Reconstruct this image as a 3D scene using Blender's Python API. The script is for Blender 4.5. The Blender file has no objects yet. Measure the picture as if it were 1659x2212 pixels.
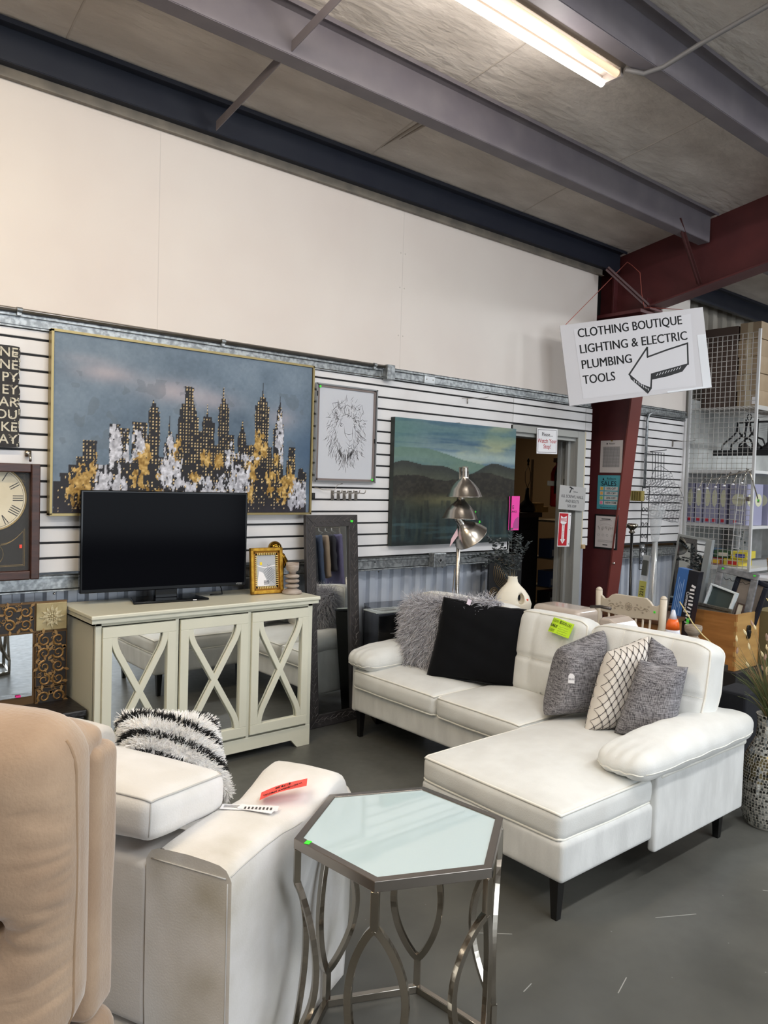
import bpy, math, random
import numpy as np
from mathutils import Matrix, Vector, noise as mnoise
random.seed(7); RNG = np.random.default_rng(7)
R = math.radians
SC = bpy.context.scene
COL = SC.collection
# ---------------------------------------------------------------- camera
cd = bpy.data.cameras.new('camera'); cam = bpy.data.objects.new('camera', cd); COL.objects.link(cam)
SC.camera = cam
_yaw, _pit, _rol, _f = R(40.0), R(-2.25), R(1.7), 1665.0
_w = Vector((math.sin(_yaw)*math.cos(_pit), math.cos(_yaw)*math.cos(_pit), math.sin(_pit)))
_r0 = Vector((math.cos(_yaw), -math.sin(_yaw), 0)); _u0 = _r0.cross(_w)
_r = _r0*math.cos(_rol)+_u0*math.sin(_rol); _u = -_r0*math.sin(_rol)+_u0*math.cos(_rol)
cam.matrix_world = Matrix(((_r.x, _u.x, -_w.x, 0), (_r.y, _u.y, -_w.y, -3.98), (_r.z, _u.z, -_w.z, 1.51), (0, 0, 0, 1)))
cd.sensor_fit = 'VERTICAL'; cd.sensor_height = 24.0; cd.lens = _f/2212*24.0; cd.clip_start = .05; cd.clip_end = 60
# ---------------------------------------------------------------- world, light, exposure
wd = bpy.data.worlds.new('world'); SC.world = wd; wd.use_nodes = True
wd.node_tree.nodes['Background'].inputs[0].default_value = (.55, .62, .7, 1); wd.node_tree.nodes['Background'].inputs[1].default_value = .35
SC.view_settings.view_transform = 'Standard'; SC.view_settings.look = 'None'; SC.view_settings.gamma = 1
SC.view_settings.exposure = -0.05
try: SC.view_settings.use_curve_mapping = False
except Exception: pass
def area(name, loc, sx, sy, W, col, rot=(0, 0, 0)):
    l = bpy.data.lights.new(name, 'AREA'); l.shape = 'RECTANGLE'; l.size = sx; l.size_y = sy; l.energy = W; l.color = col
    o = bpy.data.objects.new(name, l); COL.objects.link(o); o.location = loc; o.rotation_euler = rot; return o
# light of the tube fixtures that hang in rows under the roof (fixture bodies are built below)
TUBES = [(-.35, -1.60, 3.60, 42, (1, .82, .56)), (1.9, -4.15, 4.02, 54, (1, .995, .98)), (5.2, -4.2, 4.0, 46, (.95, .98, 1)),
         (-2.0, -4.3, 4.02, 46, (1, .98, .94)), (.9, -7.2, 4.5, 62, (.97, .98, 1)), (4.6, -7.4, 4.5, 62, (.93, .97, 1)), (8.4, -3.4, 3.85, 120, (.93, .97, 1))]
def tube_fill(loc, W, col):  # extra point lights added below the tubes to brighten ceiling and wall
    l = bpy.data.lights.new('tube_side_light', 'POINT'); l.shadow_soft_size = .06; l.energy = W; l.color = col
    o = bpy.data.objects.new('tube_side_light', l); COL.objects.link(o); o.location = loc
for i, (x, y, z, W, c) in enumerate(TUBES):
    area('tube_light', (x, y, z-.07), 2.3, .16, W, c)
    for dx in (-.75, .75): tube_fill((x+dx, y, z-.14), W*.42, c)
for dx in (-.7, .0, .7): tube_fill((2.24+dx, -1.6, 3.42), 6.0, (1, .95, .91))
area('daylight', (2.8, -11.6, 1.9), 6.0, 3.2, 330, (.84, .92, 1), (R(90), 0, 0))
# ---------------------------------------------------------------- materials
def lin(c):
    return tuple(((v/255)/12.92 if v/255 <= .04045 else ((v/255+.055)/1.055)**2.4) for v in c[:3])
MATS = {}
def mat(name, c, rough=.6, metal=0, c2=None, ns=8, nd=3, fac=(.35, .65), bump=0, bs=60, bd=.004, spec=.5, stretch=None, sheen=0, alpha=1, emit=None, es=0, coat=0, trans=0):
    if name in MATS: return MATS[name]
    m = bpy.data.materials.new(name); m.use_nodes = True; t = m.node_tree; b = t.nodes['Principled BSDF']
    b.inputs['Base Color'].default_value = lin(c)+(1,); b.inputs['Roughness'].default_value = rough; b.inputs['Metallic'].default_value = metal
    b.inputs['Specular IOR Level'].default_value = spec; b.inputs['Sheen Weight'].default_value = sheen; b.inputs['Coat Weight'].default_value = coat
    b.inputs['Transmission Weight'].default_value = trans; b.inputs['Alpha'].default_value = alpha
    tc = t.nodes.new('ShaderNodeTexCoord'); mp = t.nodes.new('ShaderNodeMapping'); t.links.new(tc.outputs['Object'], mp.inputs[0])
    if stretch: mp.inputs['Scale'].default_value = stretch
    if c2 is not None:
        n = t.nodes.new('ShaderNodeTexNoise'); n.inputs['Scale'].default_value = ns; n.inputs['Detail'].default_value = nd
        t.links.new(mp.outputs[0], n.inputs[0]); r = t.nodes.new('ShaderNodeValToRGB'); r.color_ramp.elements[0].position = fac[0]; r.color_ramp.elements[1].position = fac[1]
        r.color_ramp.elements[0].color = lin(c)+(1,); r.color_ramp.elements[1].color = lin(c2)+(1,)
        t.links.new(n.outputs[0], r.inputs[0]); t.links.new(r.outputs[0], b.inputs['Base Color'])
    if bump:
        n = t.nodes.new('ShaderNodeTexNoise'); n.inputs['Scale'].default_value = bs; n.inputs['Detail'].default_value = 4
        t.links.new(mp.outputs[0], n.inputs[0]); bp = t.nodes.new('ShaderNodeBump'); bp.inputs['Strength'].default_value = bump; bp.inputs['Distance'].default_value = bd
        t.links.new(n.outputs[0], bp.inputs['Height']); t.links.new(bp.outputs[0], b.inputs['Normal'])
    if emit is not None:
        b.inputs['Emission Color'].default_value = lin(emit)+(1,); b.inputs['Emission Strength'].default_value = es
    m.diffuse_color = lin(c)+(1,)
    MATS[name] = m; return m
def attrmat(name, rough=.6, bump=0, bs=200, coat=0, spec=.4):
    if name in MATS: return MATS[name]
    m = mat(name, (128, 128, 128), rough, bump=bump, bs=bs, bd=.002, coat=coat, spec=spec); t = m.node_tree
    a = t.nodes.new('ShaderNodeAttribute'); a.attribute_name = 'Col'; t.links.new(a.outputs['Color'], t.nodes['Principled BSDF'].inputs['Base Color']); return m
# ---------------------------------------------------------------- mesh builder
class MB:
    def __init__(s): s.v = []; s.f = []; s.mi = []; s.m = 0
    def add(s, vs, fs):
        o = len(s.v); s.v += [tuple(p) for p in vs]; s.f += [tuple(i+o for i in f) for f in fs]; s.mi += [s.m]*len(fs); return s
    def box(s, c, d, rot=None):
        x, y, z = d[0]/2, d[1]/2, d[2]/2
        vs = [Vector((a, b, e)) for e in (-z, z) for b in (-y, y) for a in (-x, x)]
        if rot is not None: vs = [rot @ p for p in vs]
        vs = [p+Vector(c) for p in vs]
        return s.add(vs, [(0, 2, 3, 1), (4, 5, 7, 6), (0, 1, 5, 4), (2, 6, 7, 3), (0, 4, 6, 2), (1, 3, 7, 5)])
    def bb(s, a, b): return s.box([(p+q)/2 for p, q in zip(a, b)], [abs(q-p) for p, q in zip(a, b)])
    def quad(s, a, b, c, d): return s.add([a, b, c, d], [(0, 1, 2, 3)])
    def tube(s, path, r, n=8, close=False, cap=True, flat=None, up=None):
        P = [Vector(p) for p in path]; N = len(P); rs = r if isinstance(r, (list, tuple)) else [r]*N
        vs = []; prev = None
        for i, p in enumerate(P):
            if close: t = P[(i+1) % N]-P[i-1]
            else: t = P[min(i+1, N-1)]-P[max(i-1, 0)]
            t = t.normalized() if t.length > 1e-9 else Vector((0, 0, 1))
            if up is not None: a = Vector(up)
            elif prev is None: a = Vector((0, 0, 1)) if abs(t.z) < .9 else Vector((1, 0, 0))
            else: a = prev
            u = (a-t*a.dot(t)); u = u.normalized() if u.length > 1e-6 else t.orthogonal().normalized()
            w = t.cross(u); prev = u
            if flat:   # rectangular section (half sizes along u, w)
                for (a1, b1) in ((-1, -1), (1, -1), (1, 1), (-1, 1)): vs.append(p+u*flat[0]*a1+w*flat[1]*b1)
            else:
                for k in range(n): an = 2*math.pi*k/n; vs.append(p+(u*math.cos(an)+w*math.sin(an))*rs[i])
        if flat: n = 4
        fs = []
        for i in range(N if close else N-1):
            j = (i+1) % N
            for k in range(n): fs.append((i*n+k, i*n+(k+1) % n, j*n+(k+1) % n, j*n+k))
        if cap and not close: fs += [tuple(range(n))[::-1], tuple((N-1)*n+k for k in range(n))]
        return s.add(vs, fs)
    def lathe(s, prof, n=24, c=(0, 0, 0), ax=None, close=True):
        vs = []; M = len(prof)
        for (r, z) in prof:
            for k in range(n): an = 2*math.pi*k/n; vs.append(Vector((r*math.cos(an), r*math.sin(an), z)))
        if ax is not None: vs = [ax @ p for p in vs]
        vs = [p+Vector(c) for p in vs]
        fs = [(i*n+k, i*n+(k+1) % n, (i+1)*n+(k+1) % n, (i+1)*n+k) for i in range(M-1) for k in range(n)]
        if close: fs += [tuple(range(n))[::-1], tuple((M-1)*n+k for k in range(n))]
        return s.add(vs, fs)
    def prism(s, pts, z0, z1, T=None):   # polygon in local XY, extruded in Z; T maps points
        n = len(pts); vs = [Vector((x, y, z0)) for x, y in pts]+[Vector((x, y, z1)) for x, y in pts]
        if T is not None: vs = [T @ p for p in vs]
        return s.add(vs, [tuple(range(n))[::-1], tuple(range(n, 2*n))]+[(i, (i+1) % n, (i+1) % n+n, i+n) for i in range(n)])
    def mesh(s, name):
        me = bpy.data.meshes.new(name); me.from_pydata(s.v, [], s.f); me.update(); return me
    def build(s, name, mats, parent=None, smooth=False, bevel=0, loc=None, M=None, label=None, sub=0, seg=2):
        me = s.mesh(name)
        for m in (mats if isinstance(mats, (list, tuple)) else [mats]): me.materials.append(m)
        if any(s.mi): me.polygons.foreach_set('material_index', s.mi)
        if smooth: me.polygons.foreach_set('use_smooth', [True]*len(me.polygons))
        return link(name, me, parent, loc, M, label, bevel, seg, sub)
def link(name, data, parent=None, loc=None, M=None, label=None, bevel=0, seg=2, sub=0):
    o = bpy.data.objects.new(name, data); COL.objects.link(o)
    if parent is not None: o.parent = parent
    if loc is not None: o.location = loc
    if M is not None: o.matrix_local = M
    if label: o['label'] = label
    if bevel:
        b = o.modifiers.new('bevel', 'BEVEL'); b.width = bevel; b.segments = seg; b.limit_method = 'ANGLE'; b.angle_limit = R(40); b.harden_normals = False
    if sub:
        b = o.modifiers.new('sub', 'SUBSURF'); b.levels = sub; b.render_levels = sub
    return o
def tag(o, label, cat, group=None):
    o['label'] = label; o['category'] = cat
    if group: o['group'] = group
    return o
def thing(name, label, cat, loc=(0, 0, 0), rz=0, group=None, M=None):
    o = bpy.data.objects.new(name, None); COL.objects.link(o); o.empty_display_size = .05
    if M is not None: o.matrix_world = M
    else: o.location = loc; o.rotation_euler = (0, 0, rz)
    return tag(o, label, cat, group)
def struct(o): o['kind'] = 'structure'; return o
def dup(src, M=None, loc=None, rz=None, label=None, parent=None):
    c = src.copy(); COL.objects.link(c)
    if parent is not None: c.parent = parent
    if M is not None: c.matrix_world = M
    if loc is not None: c.location = loc
    if rz is not None: c.rotation_euler = (0, 0, rz)
    if label: c['label'] = label
    for ch in list(src.children):
        d = dup(ch, parent=c)
    return c
def frameM(loc, X, Y, Z):
    X, Y, Z = Vector(X), Vector(Y), Vector(Z)
    return Matrix(((X.x, Y.x, Z.x, loc[0]), (X.y, Y.y, Z.y, loc[1]), (X.z, Y.z, Z.z, loc[2]), (0, 0, 0, 1)))
def onwall(x, y, z): return frameM((x, y, z), (1, 0, 0), (0, 0, 1), (0, -1, 0))      # local x right, y up, z out of the wall
def onxface(x, y, z): return frameM((x, y, z), (0, -1, 0), (0, 0, 1), (-1, 0, 0))    # plate facing -x
def text(s, size, m, parent, x, y, z=.001, al='CENTER', off=0, sp=1.0, name='lettering', rz=0, ext=.0004, sx=1.0, ls=1.0, M=None):
    c = bpy.data.curves.new(name, 'FONT'); c.body = s; c.size = size; c.align_x = al; c.align_y = 'CENTER'; c.offset = off*.3; c.space_character = sp
    c.extrude = ext; c.space_line = ls; c.resolution_u = 3; c.materials.append(m)
    o = bpy.data.objects.new(name, c); COL.objects.link(o); o.parent = parent; o.location = (x, y, z); o.rotation_euler = (0, 0, rz); o.scale = (sx, 1, 1)
    if M is not None: o.matrix_local = M
    return o
# soft shapes
def boxgrid(n, e):
    t = list(np.linspace(0, e, 4))[:-1]+list(np.linspace(e, 1-e, n))+list(1-np.linspace(0, e, 4))[::-1][1:]
    return np.array(t)*2-1
def softbox(w, d, h, r, bulge=(0, 0, 0), n=9, wr=0, wf=6, seed=0, taper=None, p=2, top=None):
    """upholstered block centred on the origin. returns (MB, deform) ; bulge pushes the faces out"""
    S = np.array([w, d, h])/2; core = np.maximum(S-r, 1e-4)
    def df(P):
        P = np.array(P, float)*S; q = np.clip(P, -core, core); dd = P-q; L = np.linalg.norm(dd, axis=-1, keepdims=True)
        out = q+dd/np.maximum(L, 1e-9)*np.minimum(L, r)
        k = np.linalg.norm(dd, axis=-1, keepdims=True) < 1e-9; out = np.where(k, q, out)
        u = out/S
        for a in range(3):
            b, c = (a+1) % 3, (a+2) % 3
            g = (1-np.abs(u[..., b])**p)*(1-np.abs(u[..., c])**p)
            out[..., a] += bulge[a]*g*np.sign(u[..., a])*np.clip(abs(u[..., a])*1.5-.5, 0, 1)
        if top is not None: out = top(out, u)
        if wr:
            ph = np.sin(out[..., 0]*wf*2.1+seed+2*np.sin(out[..., 1]*wf*1.3+seed))*np.sin(out[..., 1]*wf*1.7+1.3*seed+1.5*np.sin(out[..., 2]*wf*1.9))+.5*np.sin(out[..., 2]*wf*3.1+out[..., 0]*wf*2.3+seed*2)
            nn = u/np.maximum(np.linalg.norm(u, axis=-1, keepdims=True), 1e-6); out = out+nn*(wr*ph)[..., None]
        return out
    m = MB(); g = {}
    ax = [boxgrid(n, min(.45, r/max(2*s, 1e-3)*1.05)) for s in S]
    idx = {}
    V = []; F = []
    for a in range(3):
        b, c = (a+1) % 3, (a+2) % 3
        for sg in (-1, 1):
            G = []
            for bv in ax[b]:
                row = []
                for cv in ax[c]:
                    P = [0, 0, 0]; P[a] = sg; P[b] = bv; P[c] = cv; k = tuple(round(x, 5) for x in P)
                    if k not in idx: idx[k] = len(V); V.append(P)
                    row.append(idx[k])
                G.append(row)
            for i in range(len(G)-1):
                for j in range(len(G[0])-1):
                    f = (G[i][j], G[i+1][j], G[i+1][j+1], G[i][j+1]); F.append(f if sg > 0 else f[::-1])
    VV = df(np.array(V)); m.add(VV.tolist(), F); return m, df
def piping(df, axis=2, sign=1, r=.006, n=40, off=0.002):
    """rope seam round the edge of one face of a softbox"""
    b, c = (axis+1) % 3, (axis+2) % 3; P = []
    for k in range(4*n):
        t = k/n; e = int(t); f = (t-e)*2-1
        bc = [(f, -1), (1, f), (-f, 1), (-1, -f)][e]; q = [0, 0, 0]; q[axis] = sign; q[b] = bc[0]; q[c] = bc[1]; P.append(q)
    A = df(np.array(P)); cen = A.mean(0); o = A-cen; o /= np.linalg.norm(o, axis=1, keepdims=True); A = A+o*off
    keep = [A[0]]
    for a in A[1:]:
        if np.linalg.norm(a-keep[-1]) > r*1.2: keep.append(a)
    return MB().tube([tuple(a) for a in keep], r, 6, close=True)
def pillowquad(c, th, pinch=.07, n=40, wr=0, pw=.55, sub=0):
    """c: BL BR TR TL in world; returns MB in coordinates about the centre, centre, normal"""
    c = [np.array(p, float) for p in c]; cen = sum(c)/4
    X = (c[1]+c[2]-c[0]-c[3])/2; Y = (c[2]+c[3]-c[0]-c[1])/2; N = np.cross(X, Y); N /= np.linalg.norm(N)
    t = np.sin(np.linspace(-1, 1, n+1)*math.pi/2)*.55+np.linspace(-1, 1, n+1)*.45; V = []; F = []; m = MB()
    for sd in (1, -1):
        o = len(V)
        for v in t:
            for u in t:
                uu = u*(1-pinch*(1-v*v)*abs(u)**2); vv = v*(1-pinch*(1-u*u)*abs(v)**2)
                a, b = (uu+1)/2, (vv+1)/2
                p = c[0]*(1-a)*(1-b)+c[1]*a*(1-b)+c[2]*a*b+c[3]*(1-a)*b
                h = th/2*max(0, (1-u**4)*(1-v**4))**pw
                h += wr*math.sin(9*u+5*v+sd)*math.cos(7*v-4*u)*max(0, (1-u*u)*(1-v*v))**.4
                V.append(p+N*sd*h-cen)
        for i in range(n):
            for j in range(n):
                q = (o+i*(n+1)+j, o+i*(n+1)+j+1, o+(i+1)*(n+1)+j+1, o+(i+1)*(n+1)+j); F.append(q if sd > 0 else q[::-1])
    m.add([tuple(p) for p in V], F); return m, Vector(cen), Vector(N)
def weld(o, d=1e-5):
    md = o.modifiers.new('weld', 'WELD'); md.merge_threshold = d; return o
# value noise on arrays, for painted canvases
def vn(x, y, s, seed=0, oct=4):
    out = 0; amp = 1; tot = 0
    for o in range(oct):
        X = x*s*2**o+seed*13.7+o*7.1; Y = y*s*2**o+seed*5.3+o*3.3; xi = np.floor(X).astype(int); yi = np.floor(Y).astype(int); fx = X-xi; fy = Y-yi
        fx = fx*fx*(3-2*fx); fy = fy*fy*(3-2*fy)
        def h(a, b):
            n = (a*374761393+b*668265263+seed*982451653) & 0xffffffff; n = ((n ^ (n >> 13))*1274126177) & 0xffffffff; return ((n ^ (n >> 16)) & 0xffff)/65535.
        v = (h(xi, yi)*(1-fx)+h(xi+1, yi)*fx)*(1-fy)+(h(xi, yi+1)*(1-fx)+h(xi+1, yi+1)*fx)*fy
        out = out+v*amp; tot += amp; amp *= .5
    return out/tot
def canvas(name, w, h, nx, ny, fn, m, parent, z=0.001):
    """flat painted sheet: colour (display RGB 0-255) computed per vertex"""
    u, v = np.meshgrid(np.linspace(0, 1, nx), np.linspace(0, 1, ny)); C = np.clip(fn(u, v), 0, 255)/255
    L = np.where(C <= .04045, C/12.92, ((C+.055)/1.055)**2.4)
    V = np.stack([(u-.5)*w, (v-.5)*h, np.full_like(u, z)], -1).reshape(-1, 3); I = np.arange(nx*ny).reshape(ny, nx)
    F = np.stack([I[:-1, :-1], I[:-1, 1:], I[1:, 1:], I[1:, :-1]], -1).reshape(-1, 4)
    me = bpy.data.meshes.new(name); me.vertices.add(len(V)); me.vertices.foreach_set('co', V.ravel())
    me.loops.add(len(F)*4); me.loops.foreach_set('vertex_index', F.ravel().astype(np.int32)); me.polygons.add(len(F)); me.polygons.foreach_set('loop_start', np.arange(0, len(F)*4, 4, dtype=np.int32))
    me.update(calc_edges=True); a = me.color_attributes.new('Col', 'FLOAT_COLOR', 'POINT'); A = np.ones((len(V), 4)); A[:, :3] = L.reshape(-1, 3); a.data.foreach_set('color', A.ravel())
    me.materials.append(m); return link(name, me, parent)
def hair(name, roots, dirs, length, m, parent, segs=5, r=.0008, droop=.4, curl=.25, seed=1):
    g = np.random.default_rng(seed); n = len(roots); roots = np.array(roots); dirs = np.array(dirs)
    hc = bpy.data.hair_curves.new(name); hc.add_curves([segs]*n)
    L = length*(.6+.5*g.random(n)); side = g.normal(size=(n, 3))*curl; P = np.zeros((n, segs, 3)); p = roots.copy(); d = dirs+side*.5
    d /= np.linalg.norm(d, axis=1, keepdims=True)
    for k in range(segs):
        P[:, k] = p; p = p+d*(L/(segs-1))[:, None]; d = d+np.array([0, 0, -droop/segs])+side*.35; d /= np.linalg.norm(d, axis=1, keepdims=True)
    hc.points.foreach_get if False else None
    hc.position_data.foreach_set('vector', P.reshape(-1)) if hasattr(hc, 'position_data') else hc.points.foreach_set('position', P.reshape(-1))
    rad = np.tile(np.linspace(1, .25, segs), n)*r; hc.points.foreach_set('radius', rad); hc.materials.append(m)
    o = link(name, hc, parent); o['kind'] = 'stuff'; return o
# ================================================================ shared materials
white_slat = mat('slat_white', (226, 224, 224), .38, c2=(216, 213, 212), ns=3)
groove = mat('slat_groove', (40, 40, 42), .6)
drywall = mat('painted_board', (214, 204, 197), .55, c2=(220, 212, 205), ns=1.3)
galv = mat('galvanised', (128, 132, 134), .42, .7, c2=(172, 176, 178), ns=38, nd=2, fac=(.4, .62))
corr = mat('corrugated_sheet', (186, 192, 203), .4, .15, c2=(200, 205, 214), ns=4)
purl = mat('purlin_paint', (108, 102, 108), .6, 0, c2=(118, 112, 116), ns=5)
redm = mat('red_oxide', (92, 40, 42), .5, c2=(80, 34, 37), ns=4)
insul = mat('roof_insulation', (204, 195, 186), .75, c2=(182, 173, 164), ns=2.2, bump=.5, bs=9, bd=.03, stretch=(1, 2.5, 1))
steel = mat('brushed_steel', (190, 184, 176), .28, 1, stretch=(1, 1, 12), c2=(160, 154, 146), ns=20)
chrome = mat('nickel', (172, 164, 152), .13, 1)
black = mat('matt_black', (18, 18, 20), .5)
ink = mat('black_ink', (16, 16, 18), .6)
paper = mat('white_paper', (236, 234, 236), .5)
mirror_m = mat('mirror_glass', (225, 228, 228), .015, 1)
greend = mat('green_sticker', (70, 235, 60), .6)
pinkd = mat('pink_sticker', (245, 60, 150), .6)
cream = mat('cream_lacquer', (216, 214, 196), .32, c2=(210, 208, 190), ns=2)
wframe = mat('grey_trim', (160, 160, 156), .5)
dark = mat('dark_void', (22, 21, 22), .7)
wallm = mat('shop_wall', (170, 166, 160), .7)
# ================================================================ floor
def floor_mat():
    m = mat('polished_concrete', (58, 58, 55), .3); t = m.node_tree; b = t.nodes['Principled BSDF']; N = t.nodes.new; L = t.links.new
    tc = N('ShaderNodeTexCoord')
    n1 = N('ShaderNodeTexNoise'); n1.inputs['Scale'].default_value = 1.6; n1.inputs['Detail'].default_value = 6
    n2 = N('ShaderNodeTexNoise'); n2.inputs['Scale'].default_value = 22; n2.inputs['Detail'].default_value = 5
    vo = N('ShaderNodeTexVoronoi'); vo.inputs['Scale'].default_value = 17; vo.inputs['Randomness'].default_value = 1
    for n in (n1, n2, vo): L(tc.outputs['Object'], n.inputs['Vector'])
    r1 = N('ShaderNodeValToRGB'); r1.color_ramp.elements[0].position = .3; r1.color_ramp.elements[1].position = .72
    r1.color_ramp.elements[0].color = lin((70, 70, 66))+(1,); r1.color_ramp.elements[1].color = lin((100, 100, 95))+(1,); L(n1.outputs[0], r1.inputs[0])
    r2 = N('ShaderNodeValToRGB'); r2.color_ramp.elements[0].position = .0; r2.color_ramp.elements[1].position = .06
    r2.color_ramp.elements[0].color = (1, 1, 1, 1); r2.color_ramp.elements[1].color = (0, 0, 0, 1); L(vo.outputs['Distance'], r2.inputs[0])
    g = N('ShaderNodeMath'); g.operation = 'GREATER_THAN'; g.inputs[1].default_value = .54; L(n2.outputs[0], g.inputs[0])
    mu = N('ShaderNodeMath'); mu.operation = 'MULTIPLY'; L(r2.outputs[0], mu.inputs[0]); L(g.outputs[0], mu.inputs[1])
    mx = N('ShaderNodeMix'); mx.data_type = 'RGBA'; L(mu.outputs[0], mx.inputs[0]); L(r1.outputs[0], mx.inputs[6]); mx.inputs[7].default_value = lin((170, 170, 168))+(1,)
    L(mx.outputs[2], b.inputs['Base Color'])
    rr = N('ShaderNodeMapRange'); rr.inputs[3].default_value = .26; rr.inputs[4].default_value = .5; L(n2.outputs[0], rr.inputs[0]); L(rr.outputs[0], b.inputs['Roughness'])
    return m
X0, X1, YB = -5.0, 12.0, -12.0
fl = MB().bb((X0, YB, -.1), (X1, .3, 0)).build('floor', floor_mat()); struct(fl)
for k, (x, y, a, l) in enumerate([(2.55, -2.62, -.5, .16), (2.06, -2.72, .3, .09), (1.95, -2.3, -.7, .12), (3.0, -2.75, -.9, .05), (2.75, -3.05, .6, .1), (1.72, -1.25, .3, .05), (1.82, -2.55, .2, .05)]):
    MB().box((0, 0, 0), (l, .003, .0006), Matrix.Rotation(a, 3, 'Z')).build('floor_scratch', mat('scuff', (150, 150, 146), .6), fl, loc=(x, y, .0004))
tag(MB().prism([(0, 0), (.018, .004), (.014, .016), (.003, .013)], 0, .001).build('pink_paper_scrap', pinkd, loc=(1.93, -1.0, .0005)), 'small pink paper scrap lying on the dark concrete floor', 'scrap')
# ================================================================ walls
wu = MB().bb((X0, .0, 2.27), (5.66, .05, 3.56)).build('wall_upper', drywall); struct(wu)
for x in (-.75, 1.72, 3.44): MB().bb((x-.0015, -.0006, 2.27), (x+.0015, .001, 3.5)).build('seam', mat('seam', (202, 194, 188), .7), wu)
for z in (2.5, 2.82, 3.05): 
    for dx in (-.02, .02): MB().lathe([(.005, 0), (.004, .002)], 8, ax=Matrix.Rotation(R(90), 3, 'X')).build('screw_head', mat('seam', (0, 0, 0)), wu, loc=(3.44+dx, -.001, z))
MB().bb((5.6, -.001, 2.27), (5.66, .3, 3.5)).build('wall_end', drywall, wu)
MB().bb((6.05, .0, 2.27), (7.2, .05, 3.56)).build('wall_board', drywall, wu)
MB().bb((5.66, .2, 0), (6.05, .26, 3.6)).build('wall_board', dark, wu)  # dark backing sheet standing in for the shade in the gap behind the column
# slatted wall: backing board, every slat a part
wb = MB()
wb.bb((X0, .014, 1.01), (4.62, .024, 2.20)); wb.bb((4.62, .014, 1.985), (5.56, .024, 2.20)); wb.bb((5.56, .014, 1.01), (5.66, .024, 2.2)); wb.bb((6.05, .014, .99), (7.19, .024, 2.2))
wb = wb.build('wall_back', groove); struct(wb)
GZ = [1.005]+[1.0812+.0762*k for k in range(15)]+[2.196]
SG = .0055
for x0, x1, zmin in ((X0+.02, -.82, 0), (-.815, 1.62, 0), (1.624, 4.62, 0), (4.624, 5.56, 1.98), (5.563, 5.655, 0), (6.06, 7.185, 0)):
    cache = {}
    for a, b in zip(GZ[:-1], GZ[1:]):
        if a < zmin-.01: continue
        h = round(b-a-2*SG, 3)
        if h not in cache:
            me = MB().bb((0, 0, 0), (x1-x0, .013, h)).mesh('slat'); me.materials.append(white_slat); cache[h] = me
        o = link('slat', cache[h], wb, (x0, 0, a+SG)); b_ = o.modifiers.new('bevel', 'BEVEL'); b_.width = .002; b_.segments = 1
MB().bb((7.186, -.012, .98), (7.22, .03, 2.24)).build('edge_trim', white_slat, wb)
MB().bb((7.225, -.01, .0), (7.245, .02, 2.5)).build('edge_trim', mat('alu', (180, 178, 172), .4, .6), wb)
MB().bb((5.555, -.004, 1.005), (5.572, .02, 1.985)).build('edge_trim', mat('pale_wood', (196, 186, 160), .6), wb)
# corrugated lower wall
def corrugated(name, x0, x1, z0, z1, y, m, pitch=.105, dep=.028):
    pts = [(x0, y)]; x = x0
    while x < x1-pitch:
        pts += [(x+pitch*.42, y), (x+pitch*.54, y+dep), (x+pitch*.88, y+dep), (x+pitch, y)]; x += pitch
    pts.append((x1, y)); vs = []; fs = []
    for (a, b) in pts: vs += [(a, b, z0), (a, b, z1)]
    for i in range(len(pts)-1): fs.append((2*i, 2*i+2, 2*i+3, 2*i+1))
    return MB().add(vs, fs).build(name, m)
struct(corrugated('wall_lower', X0, 4.6, 0, 1.0, .075, corr)); struct(corrugated('wall_lower', 6.0, 7.3, 0, .93, .075, corr))
struct(corrugated('wall_lower', 5.56, 5.7, 0, 1.0, .075, corr))
struct(corrugated('wall_right_upper', 7.24, X1, 0, 3.5, .09, mat('weathered_sheet', (172, 166, 156), .5, .2, c2=(140, 134, 124), ns=4, stretch=(1, 1, .3)), .2, .04))
# girts
def girt(name, x0, x1, z0, z1, extra=0):
    g = MB(); g.bb((x0, -.004-extra, z0+.012), (x1, .0, z1-.006)); g.bb((x0, -.016-extra, z1-.008), (x1, .16, z1)); g.bb((x0, -.012-extra, z0), (x1, .16, z0+.008)); g.bb((x0, -.016-extra, z1-.018), (x1, -.012-extra, z1))
    return struct(g.build(name, galv, bevel=.0015))
girt('trim_1', X0, 3.28, 2.193, 2.262); g2 = girt('trim_1', 3.28, 5.62, 2.197, 2.272, .004); girt('trim_1', 6.05, 7.2, 2.2, 2.29)
girt('trim_2', X0, 4.6, .915, 1.0); girt('trim_2', 6.05, 7.2, .87, .96)
for x in np.arange(-.6, 4.5, .305): MB().lathe([(.006, 0), (.006, .004), (.003, .006)], 8, ax=Matrix.Rotation(R(90), 3, 'X')).build('screw_head', steel, bpy.data.objects['trim_2'], loc=(float(x), .072, .893))
for x in (1.62, 1.65, 3.47): MB().lathe([(.006, 0), (.005, .001)], 8, ax=Matrix.Rotation(R(90), 3, 'X')).build('bolt_hole', black, bpy.data.objects['trim_2'], loc=(x-.2, -.0045, .97))
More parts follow.
